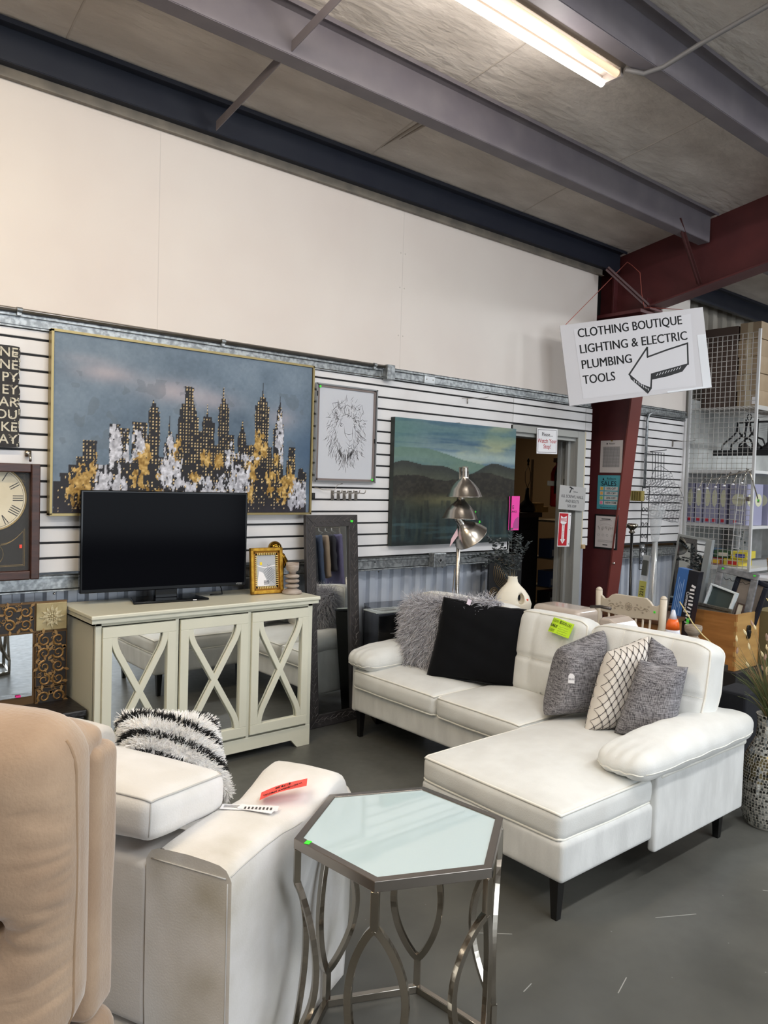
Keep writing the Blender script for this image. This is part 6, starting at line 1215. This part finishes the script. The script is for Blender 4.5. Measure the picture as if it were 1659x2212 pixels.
t = thing('large_dark_carton', 'large dark brown carton behind the grid at the top of the rack', 'box', (7.62, -.19, 2.33)); MB().bb((-.15, -.17, 0), (.15, .17, .80)).build('carton', mat('dark_carton', (84, 68, 60), .7), t, bevel=.004)
t = thing('brown_carton', 'brown carton with a dark round logo on the far part of the wire shelf', 'box', (8.05, -.45, 2.33)); MB().bb((-.2, -.18, 0), (.3, .18, .34)).build('carton', mat('brown_carton_m', (96, 74, 56), .7), t, bevel=.004); MB().bb((-.13, -.183, .12), (.0, -.179, .24)).build('logo', mat('carton_logo', (36, 42, 56), .5), t, bevel=.01)
# chandelier behind the grid
t = thing('black_chandelier', 'black iron chandelier with scroll arms hanging inside the rack', 'chandelier', (7.62, -.40, 1.9)); m = MB(); m.box((0, .03, .0), (.03, .56, .055)); m.build('bar', black, t, bevel=.003)
for y, s in ((.22, 1), (.13, 1), (.05, 1), (-.08, -1), (-.2, -1)): MB().tube([(0, y, .03), (0, y-.005, .08), (0, y-.04*s-.02, .13), (0, y-.10*s, .16), (0, y-.14*s, .21), (0, y-.15*s, .29)], .0095, 7).build('arm', black, t, smooth=True)
for y in (.0, -.12, -.22): MB().lathe([(.001, .10), (.012, .1), (.018, .085), (.05, .06), (.055, .03), (.05, .03)], 14, c=(0.02, y, 0)).build('shade', black, t, smooth=True); MB().tube([(0.02, y, .1), (.02, y, .33)], .006, 6).build('stem', black, t)
MB().tube([(.0, .08, .30), (.0, -.28, .30)], .01, 6).build('top_bar', black, t); MB().tube([(0, -.04+.02*math.cos(a), .35+.03*math.sin(a)) for a in np.linspace(0, 6.283, 17)[:-1]], .005, 5, close=True).build('ring', black, t)
# chrome hooks and wire ladder on the grid
for k in range(6):
    y = -.22-.083*k; t = thing('grid_hook', ['chrome curved hook on the grid nearest the wall', 'second chrome hook from the wall on the grid', 'third chrome hook from the wall on the grid', 'fourth chrome hook from the wall on the grid', 'fifth chrome hook from the wall on the grid', 'chrome hook on the grid beside the front post'][k], 'hook', (7.245, y, 1.62+.014*k), group='chrome hooks on the grid panel')
    MB().tube([(0, 0, .03), (-.02, 0, .035), (-.08, -.01, .0), (-.15, -.01, -.09)], .0042, 7).build('arm', chrome, t, smooth=True); MB().lathe([(.002, -.008), (.012, -.006), (.014, 0), (.010, .007), (.002, .009)], 12, c=(-.152, -.01, -.095)).build('knob', paper, t, smooth=True)
tag(MB().tube([(7.2, -.22, 1.60), (7.2, -.45, 1.66), (7.2, -.68, 1.72)], .006, 8).build('hang_bar', steel, smooth=True), 'slanted chrome bar carrying the curved hooks on the grid', 'bar')
t = thing('wire_ladder', 'narrow hanging wire ladder holder in front of the grid', 'holder', (7.2, -.56, .92)); m = MB(); m.tube([(0, .035, 0), (0, -.015, .74)], .003, 5); m.tube([(0, -.035, .03), (0, -.065, .74)], .003, 5); m.build('rails', white, t)
for k in range(6): y = -.0-.006*k; MB().tube([(0, .03-.008*k, .06+.12*k), (-.0, -.045-.006*k, .055+.12*k)], .004, 5).build('rung', white, t)
t = thing('long_bracket', 'long chrome bracket clamped to the front post of the rack', 'bracket', (7.2, -.66, 1.45)); MB().tube([(0, .03, .28), (0, -.01, .24), (0, -.09, .0)], .006, 6).build('arm', chrome, t, smooth=True); MB().box((0, -.095, -.015), (.014, .014, .03)).build('foot', steel, t); MB().box((-.008, -.095, -.01), (.002, .012, .016)).build('price_sticker', greend, t); MB().box((0, .0, .0), (.035, .03, .04)).build('clamp', steel, t)
# toys and games on the low shelf
gcol = [((74, 130, 190), (200, 60, 40)), ((150, 60, 50), (230, 190, 60)), ((206, 186, 60), (190, 40, 40)), ((70, 140, 200), (240, 220, 90)), ((60, 90, 60), (220, 210, 190)), ((214, 196, 60), (60, 60, 150))]
for k in range(6):
    c, c2 = gcol[k]; y = -.12-.10*(k % 3)*1.6-(.05 if k > 2 else 0); z = .792+(.075 if k > 2 else 0); t = thing('game_box', ['blue game box at the bottom behind the grid', 'brown and red game box at the bottom of the low shelf', 'yellow game box at the bottom nearest the post', 'light blue game box lying on the bottom ones', 'dark green game box in the upper layer', 'yellow game box on top nearest the post'][k], 'box', (7.52, y, z), R(k*3-6))
    MB().bb((-.14, -.075, 0), (.14, .075, .07)).build('carton', mat('game_%s' % 'abcdef'[k], c, .4), t, bevel=.002); MB().bb((-.1415, -.055, .015), (-.139, .03, .05)).build('title_patch', mat('game_patch_%s' % 'abcdef'[k], c2, .5), t)
t = thing('print_board', 'pale printed board with berries and leaves standing at the back of the rack', 'picture', (8.25, -.2, .80)); MB().bb((-.3, -.01, 0), (.3, .01, .36)).build('board', mat('board_pale', (180, 182, 182), .5, c2=(150, 152, 150), ns=9), t); m = MB(); g = random.Random(3)
for k in range(12): m.lathe([(.014, 0), (.012, .002)], 8, ax=Matrix.Rotation(R(90), 3, 'X'), c=(-.25+g.uniform(0, .15), -.011, .05+g.uniform(0, .28)))
m.build('leaf_print', mat('leaf_dark', (50, 66, 60), .6), t)
# counter with basket
t = thing('display_counter', 'dark counter with a white top at the far right edge', 'counter', (6.55, -1.62, 0)); MB().bb((-.5, -.5, 0), (.5, .42, .835)).build('body', mat('counter_dark', (66, 68, 74), .5, bump=.2, bs=120), t); MB().bb((-.52, -.52, .835), (.52, .44, .86)).build('top', mat('counter_white', (214, 214, 218), .3), t, bevel=.003)
t = thing('wicker_basket', 'small wicker basket with an arched handle on the counter', 'basket', (6.38, -1.30, .862)); wk = mat('wicker', (176, 142, 92), .6, c2=(140, 106, 62), ns=60, bump=.5, bs=80)
m = MB()
for k in range(8): z = .006+k*.016; m.tube([((.062+.0022*k)*math.cos(a), (.062+.0022*k)*math.sin(a), z+.002*math.sin(a*8+k*3.14)) for a in np.linspace(0, 6.283, 25)[:-1]], .0072, 5, close=True)
m.build('woven_body', wk, t, smooth=True); MB().tube([(0, .072*math.cos(a), .12+.17*math.sin(a)) for a in np.linspace(0, math.pi, 17)], .007, 6).build('handle', wk, t, smooth=True); MB().lathe([(.058, .004), (.06, .01)], 16).build('base', wk, t)
t = thing('red_toy', 'small red toy lying in the wicker basket', 'toy', (6.38, -1.30, .96)); o, df = softbox(.07, .08, .05, .02, n=4); o.build('body', mat('toy_red', (180, 50, 56), .4), t, smooth=True)
t = thing('olive_carton', 'olive brown carton with handle slots behind the mosaic vase', 'box', (5.62, -1.78, 0)); MB().bb((-.22, -.24, .0), (.22, .22, .70)).build('carton', mat('olive_card', (126, 112, 72), .7, c2=(112, 100, 64), ns=4), t, bevel=.004); 
for x in (-.1, -.04, .02): MB().bb((x, -.2425, .30), (x+.018, -.2395, .33)).build('slot', black, t)
MB().bb((-.221, -.1, .30), (-.219, .02, .33)).build('slot', black, t)
t = thing('black_speaker', 'black cloth-covered box standing behind the sofa corner', 'speaker', (3.95, -2.17, 0)); MB().bb((-.1, -.07, 0), (.12, .09, .50)).build('cabinet', mat('speaker_cloth', (14, 16, 24), .9, bump=.3, bs=300), t, bevel=.012)
# ================================================================ mosaic floor vase with dried grasses
t = thing('mosaic_floor_vase', 'tall floor vase covered in mirror mosaic beside the sofa arm', 'vase', (3.60, -2.475, 0)); gro = mat('grout_pale', (196, 192, 182), .6)
vp = [(.085, 0), (.098, .012), (.108, .05), (.114, .12), (.115, .2), (.112, .26), (.102, .31), (.085, .35), (.068, .385), (.062, .40), (.06, .42), (.058, .45), (.058, .48), (.062, .50), (.066, .505), (.056, .505), (.05, .47)]
bodyv = MB().lathe(vp, 48, close=False); bodyv.build('body', gro, t, smooth=True); g = random.Random(12)
def vr(z): return float(np.interp(z, [p[1] for p in vp[:15]], [p[0] for p in vp[:15]]))
mm = [mat('mosaic_silver', (150, 152, 150), .12, .9), mat('mosaic_dark', (66, 66, 62), .15, .7), mat('mosaic_bronze', (122, 110, 78), .2, .8), mat('mosaic_light', (206, 206, 200), .15, .7)]
m = MB(); z = .012
while z < .50:
    hh_ = .0125 if z < .40 else .016; r = vr(z+hh_/2); n = int(2*math.pi*r/(.0135 if z < .4 else .015)); ph = g.random()*6
    for k in range(n):
        a0 = ph+2*math.pi*(k+.08*g.random()+.03)/n; a1 = ph+2*math.pi*(k+1-.08*g.random()-.03)/n; z0 = z+g.uniform(.0003, .002); z1 = z+hh_-g.uniform(.0003, .002); P = []
        for (a, zz) in ((a0, z0), (a1, z0+g.uniform(-.002, .002)), (a1-g.uniform(0, .03), z1), (a0+g.uniform(0, .03), z1+g.uniform(-.002, .001))): rr = vr(zz)+.0012; P.append((rr*math.cos(a), rr*math.sin(a), zz))
        w_ = g.random(); m.m = (0 if w_ < .4 else 1 if w_ < .6 else 3) if (z < .2 or z > .33) else (2 if w_ < .55 else 1 if w_ < .8 else 0); m.add(P, [(0, 1, 2, 3)])
    z += hh_
o = m.build('mosaic_tiles', mm, t); o['kind'] = 'stuff'
t = thing('dried_grass_bunch', 'bunch of green and tan dried grasses standing in the mosaic vase', 'grass', (3.60, -2.475, .49)); gm = [mat('grass_green', (92, 100, 62), .7), mat('grass_tan', (142, 118, 82), .7), mat('seed_cream', (222, 204, 160), .7), mat('seed_pink', (164, 136, 118), .8)]
m = MB()
for k in range(210):
    a = g.uniform(0, 6.283); sp = g.uniform(.02, .15); hgt = g.uniform(.14, .33); m.m = 0 if g.random() < .68 else 1; P = []
    for q in range(6): f = q/5; P.append((.035*math.cos(a)*(.5+f*.5)+sp*f*f*math.cos(a), .035*math.sin(a)*(.5+f*.5)+sp*f*f*math.sin(a), hgt*f-.03+(-.04*f**3 if sp > .1 else 0)))
    m.tube(P, [.003, .003, .0027, .0022, .0015, .0006], 4)
o = m.build('blades', gm, t); o['kind'] = 'stuff'
m = MB()
for k in range(26):
    a = g.uniform(0, 6.283); sp = g.uniform(.03, .17); hgt = g.uniform(.16, .42); m.m = 1; tip = Vector((sp*math.cos(a), sp*math.sin(a), hgt)); m.tube([(0, 0, 0), tuple(tip*.5+Vector((0, 0, .02))), tuple(tip)], .001, 4); m.m = 2 if g.random() < .55 else 3
    d = (tip.normalized()+Vector((g.uniform(-.5, .5), g.uniform(-.5, .5), 0))).normalized(); qn = Vector((0, 0, 1)).rotation_difference(d).to_matrix(); m.lathe([(.001, 0), (.005, .008), (.0058, .016), (.003, .028), (.001, .032)], 6, ax=qn, c=tip)
o = m.build('seed_heads', gm, t); o['kind'] = 'stuff'
MB().tube([(0, 0, 0), (.02, -.0, .12), (.025, .015, .26), (.01, .02, .34), (.03, .03, .42), (.015, .035, .51), (-.0, .05, .54)], .0022, 5).build('curly_stem', mat('willow', (0, 0, 0)), t, smooth=True)
# ================================================================ back room seen through the doorway
bw = mat('back_room_wall', (0, 0, 0))
for k, (x, z, w_) in enumerate(((8.1, 1.75, .42), (7.35, 1.62, .36))):
    t = thing('oval_mirror', ['oval mirror hanging on the far wall of the back room', 'second oval mirror, half hidden by the door edge'][k], 'mirror', (x, 3.38, z)); MB().prism([(w_/2*math.cos(a), .33*math.sin(a)) for a in np.linspace(0, 6.283, 33)[:-1]], -.01, .01, Matrix.Rotation(R(90), 4, 'X')).build('glass', mat('oval_glass', (130, 112, 88), .25, .3), t); MB().tube([(w_/2*math.cos(a), -.012, .33*math.sin(a)) for a in np.linspace(0, 6.283, 33)[:-1]], .006, 6, close=True).build('rim', mat('oval_rim', (110, 92, 70), .5), t, smooth=True)
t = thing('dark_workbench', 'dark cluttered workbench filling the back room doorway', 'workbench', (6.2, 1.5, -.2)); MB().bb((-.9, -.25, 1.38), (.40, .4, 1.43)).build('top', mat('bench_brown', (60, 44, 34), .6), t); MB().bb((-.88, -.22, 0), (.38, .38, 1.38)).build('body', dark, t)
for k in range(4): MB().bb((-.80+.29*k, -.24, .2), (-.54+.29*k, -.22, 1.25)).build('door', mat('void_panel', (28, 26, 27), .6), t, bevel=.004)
t = thing('bare_table_lamp', 'dark table lamp without a shade on the workbench', 'lamp', (6.46, 1.35, 1.231)); MB().lathe([(.07, 0), (.09, .02), (.08, .08), (.03, .13), (.02, .2), (.018, .26)], 20).build('base', black, t, smooth=True); MB().tube([(.0, 0, .26), (-.04, 0, .33), (-.045, 0, .42), (0, 0, .5), (.045, 0, .42), (.04, 0, .33), (.0, 0, .26)], .003, 6).lathe([(.012, .5), (.008, .53), (.016, .545), (.003, .58)], 10).build('harp', black, t, smooth=True)
t = thing('dark_blue_shade', 'dark blue lamp shade at the left of the doorway', 'lamp shade', (6.05, 1.35, 1.231)); MB().lathe([(.15, .02), (.10, .26)], 24, close=False).lathe([(.15, .0), (.15, .02)], 24).build('shade', mat('navy_shade', (26, 30, 52), .7), t, smooth=True)
for k, (x, w_, h_, c) in enumerate(((6.62, .12, .10, (206, 160, 90)), (6.72, .08, .06, (190, 150, 84)), (6.25, .10, .03, (150, 104, 60)), (6.30, .03, .14, (40, 30, 28)))): t = thing('bench_carton', ['yellow carton on the workbench beside the lamp', 'small tan carton at the end of the workbench', 'flat brown carton on the workbench', 'thin dark bottle-like block beside the blue shade'][k], 'box', (x-.02, 1.33 if k < 3 else 1.45, 1.231)); MB().bb((-w_/2, -.05, 0), (w_/2, .05, h_)).build('carton', mat('bench_box_%s' % 'abcd'[k], c, .6), t, bevel=.003)
t = thing('fire_extinguisher', 'red fire extinguisher hanging just inside the doorway', 'fire extinguisher', (5.69, .37, 1.33)); MB().lathe([(.05, 0), (.062, .015), (.062, .30), (.045, .35), (.022, .375), (.02, .40)], 22).build('cylinder', mat('extinguisher_red', (150, 18, 26), .25), t, smooth=True); MB().box((0, 0, .42), (.03, .09, .04)).build('valve', steel, t, bevel=.004); MB().box((-.02, -.0, .21), (.095, .125, .045)).build('strap', mat('strap_white', (220, 216, 206), .5), t, bevel=.004)
MB().tube([(0, -.03, .42), (-.06, -.05, .40), (-.085, -.04, .28), (-.07, -.03, .12)], .009, 8).build('hose', black, t, smooth=True)
t = thing('parts_shelf', 'metal shelf unit with cartons inside the doorway of the back room', 'shelf', (6.80, 1.2, -.2)); 
for z in (.42, .62, .93, 1.33): MB().bb((-.16, -.1, z), (.35, .25, z+.02)).build('shelf', mat('shelf_cream', (150, 136, 112), .6), t)
for x in (-.16, .34): MB().bb((x-.01, .23, 0), (x+.01, .25, 2.0)).build('post', mat('shelf_cream', (0, 0, 0)), t)
for k in range(12):
    r0, c0 = divmod(k, 4); col = [(150, 40, 34), (40, 60, 96), (44, 66, 110)][r0] if c0 % 3 else [(34, 32, 34), (60, 80, 120), (52, 70, 104)][r0]
    t = thing('parts_carton', ['red and black', 'dark blue', 'blue'][r0]+' carton on the '+['lowest', 'middle', 'upper'][r0]+' back room shelf, '+['nearest the bench', 'second from the bench', 'third from the bench', 'farthest from the bench'][c0], 'box', (6.645+.1*c0, 1.18, [.241, .441, .751][r0]), group='cartons on the back room shelf'); MB().bb((-.045, -.06, 0), (.045, .1, [.15, .17, .2][r0])).build('carton', mat('pc_%d%d' % (r0, c0 % 3 == 0), col, .5), t, bevel=.002); MB().bb((-.02, -.0615, .02), (.025, -.059, .09)).build('label', mat('label_dim', (170, 168, 170), .6), t)
# ================================================================ garment rack that the tall mirror reflects
t = thing('garment_rack', 'chrome garment rail outside the picture, seen in the tall mirror', 'rack', (6.7, -5.5, 0)); 
for x in (-.7, .7): MB().tube([(x, 0, 0), (x, 0, 1.6)], .014, 8).build('upright', steel, t, smooth=True); MB().tube([(x, -.25, .02), (x, .25, .02)], .014, 8).build('foot', steel, t)
MB().tube([(-.7, 0, 1.6), (.7, 0, 1.6)], .012, 8).build('rail', steel, t, smooth=True)
gc = [(60, 62, 70), (120, 140, 190), (150, 130, 190), (150, 160, 150), (60, 56, 60), (40, 40, 44), (60, 70, 90), (140, 120, 100), (36, 34, 40), (90, 84, 110)]; gn = ['dark grey', 'light blue', 'lilac', 'sage', 'brown', 'black', 'slate', 'tan', 'charcoal', 'mauve']
for k in range(10):
    t = thing('hanging_garment', gn[k]+' garment hanging on the chrome rail outside the picture', 'garment', (6.12+.125*k, -5.5, 1.58)); h_ = .55+.1*((k*7) % 4); m, df = softbox(.07, .42, h_, .03, n=8, wr=.008, wf=16, seed=k); m.build('cloth', mat('cloth_%s' % gn[k].replace(' ', '_'), gc[k], .9), t, smooth=True, M=Matrix.Translation((0, 0, -.10-h_/2))); MB().tube([(0, .16, -.09), (0, 0, -.03), (0, -.16, -.09)], .005, 5).tube([(0, 0, -.03), (0, 0, .02), (0, .015, .035)], .003, 5).build('hanger', steel, t)

t = thing('ringed_panel', 'tall black panel with thin gold ring patterns behind the eucalyptus', 'panel', (4.42, -.14, 0)); MB().bb((-.175, -.01, 0), (.19, .01, .985)).build('board', black, t, bevel=.002); m = MB()
for (x, z, rr, n) in ((-.01, .86, .12, 7), (-.12, .70, .05, 5)):
    for k in range(n): q = rr*(1-.13*k); m.tube([(min(.185, max(-.173, x+q*math.cos(a)+.004*k)), -.012, z+q*math.sin(a)-.006*k) for a in np.linspace(0, 6.283, 33)[:-1]], .0016, 4, close=True)
o = m.build('gold_rings', mat('gilt_ring', (140, 116, 76), .4, .5), t)
# ================================================================ lettering curves become meshes
dg = bpy.context.evaluated_depsgraph_get(); conv = {}
for o in [o for o in bpy.data.objects if o.type == 'FONT']:
    me = bpy.data.meshes.new_from_object(o.evaluated_get(dg)); n = bpy.data.objects.new('tmp', me); COL.objects.link(n); n.parent = o.parent; n.matrix_local = o.matrix_local
    nm = o.name; bpy.data.objects.remove(o); n.name = nm
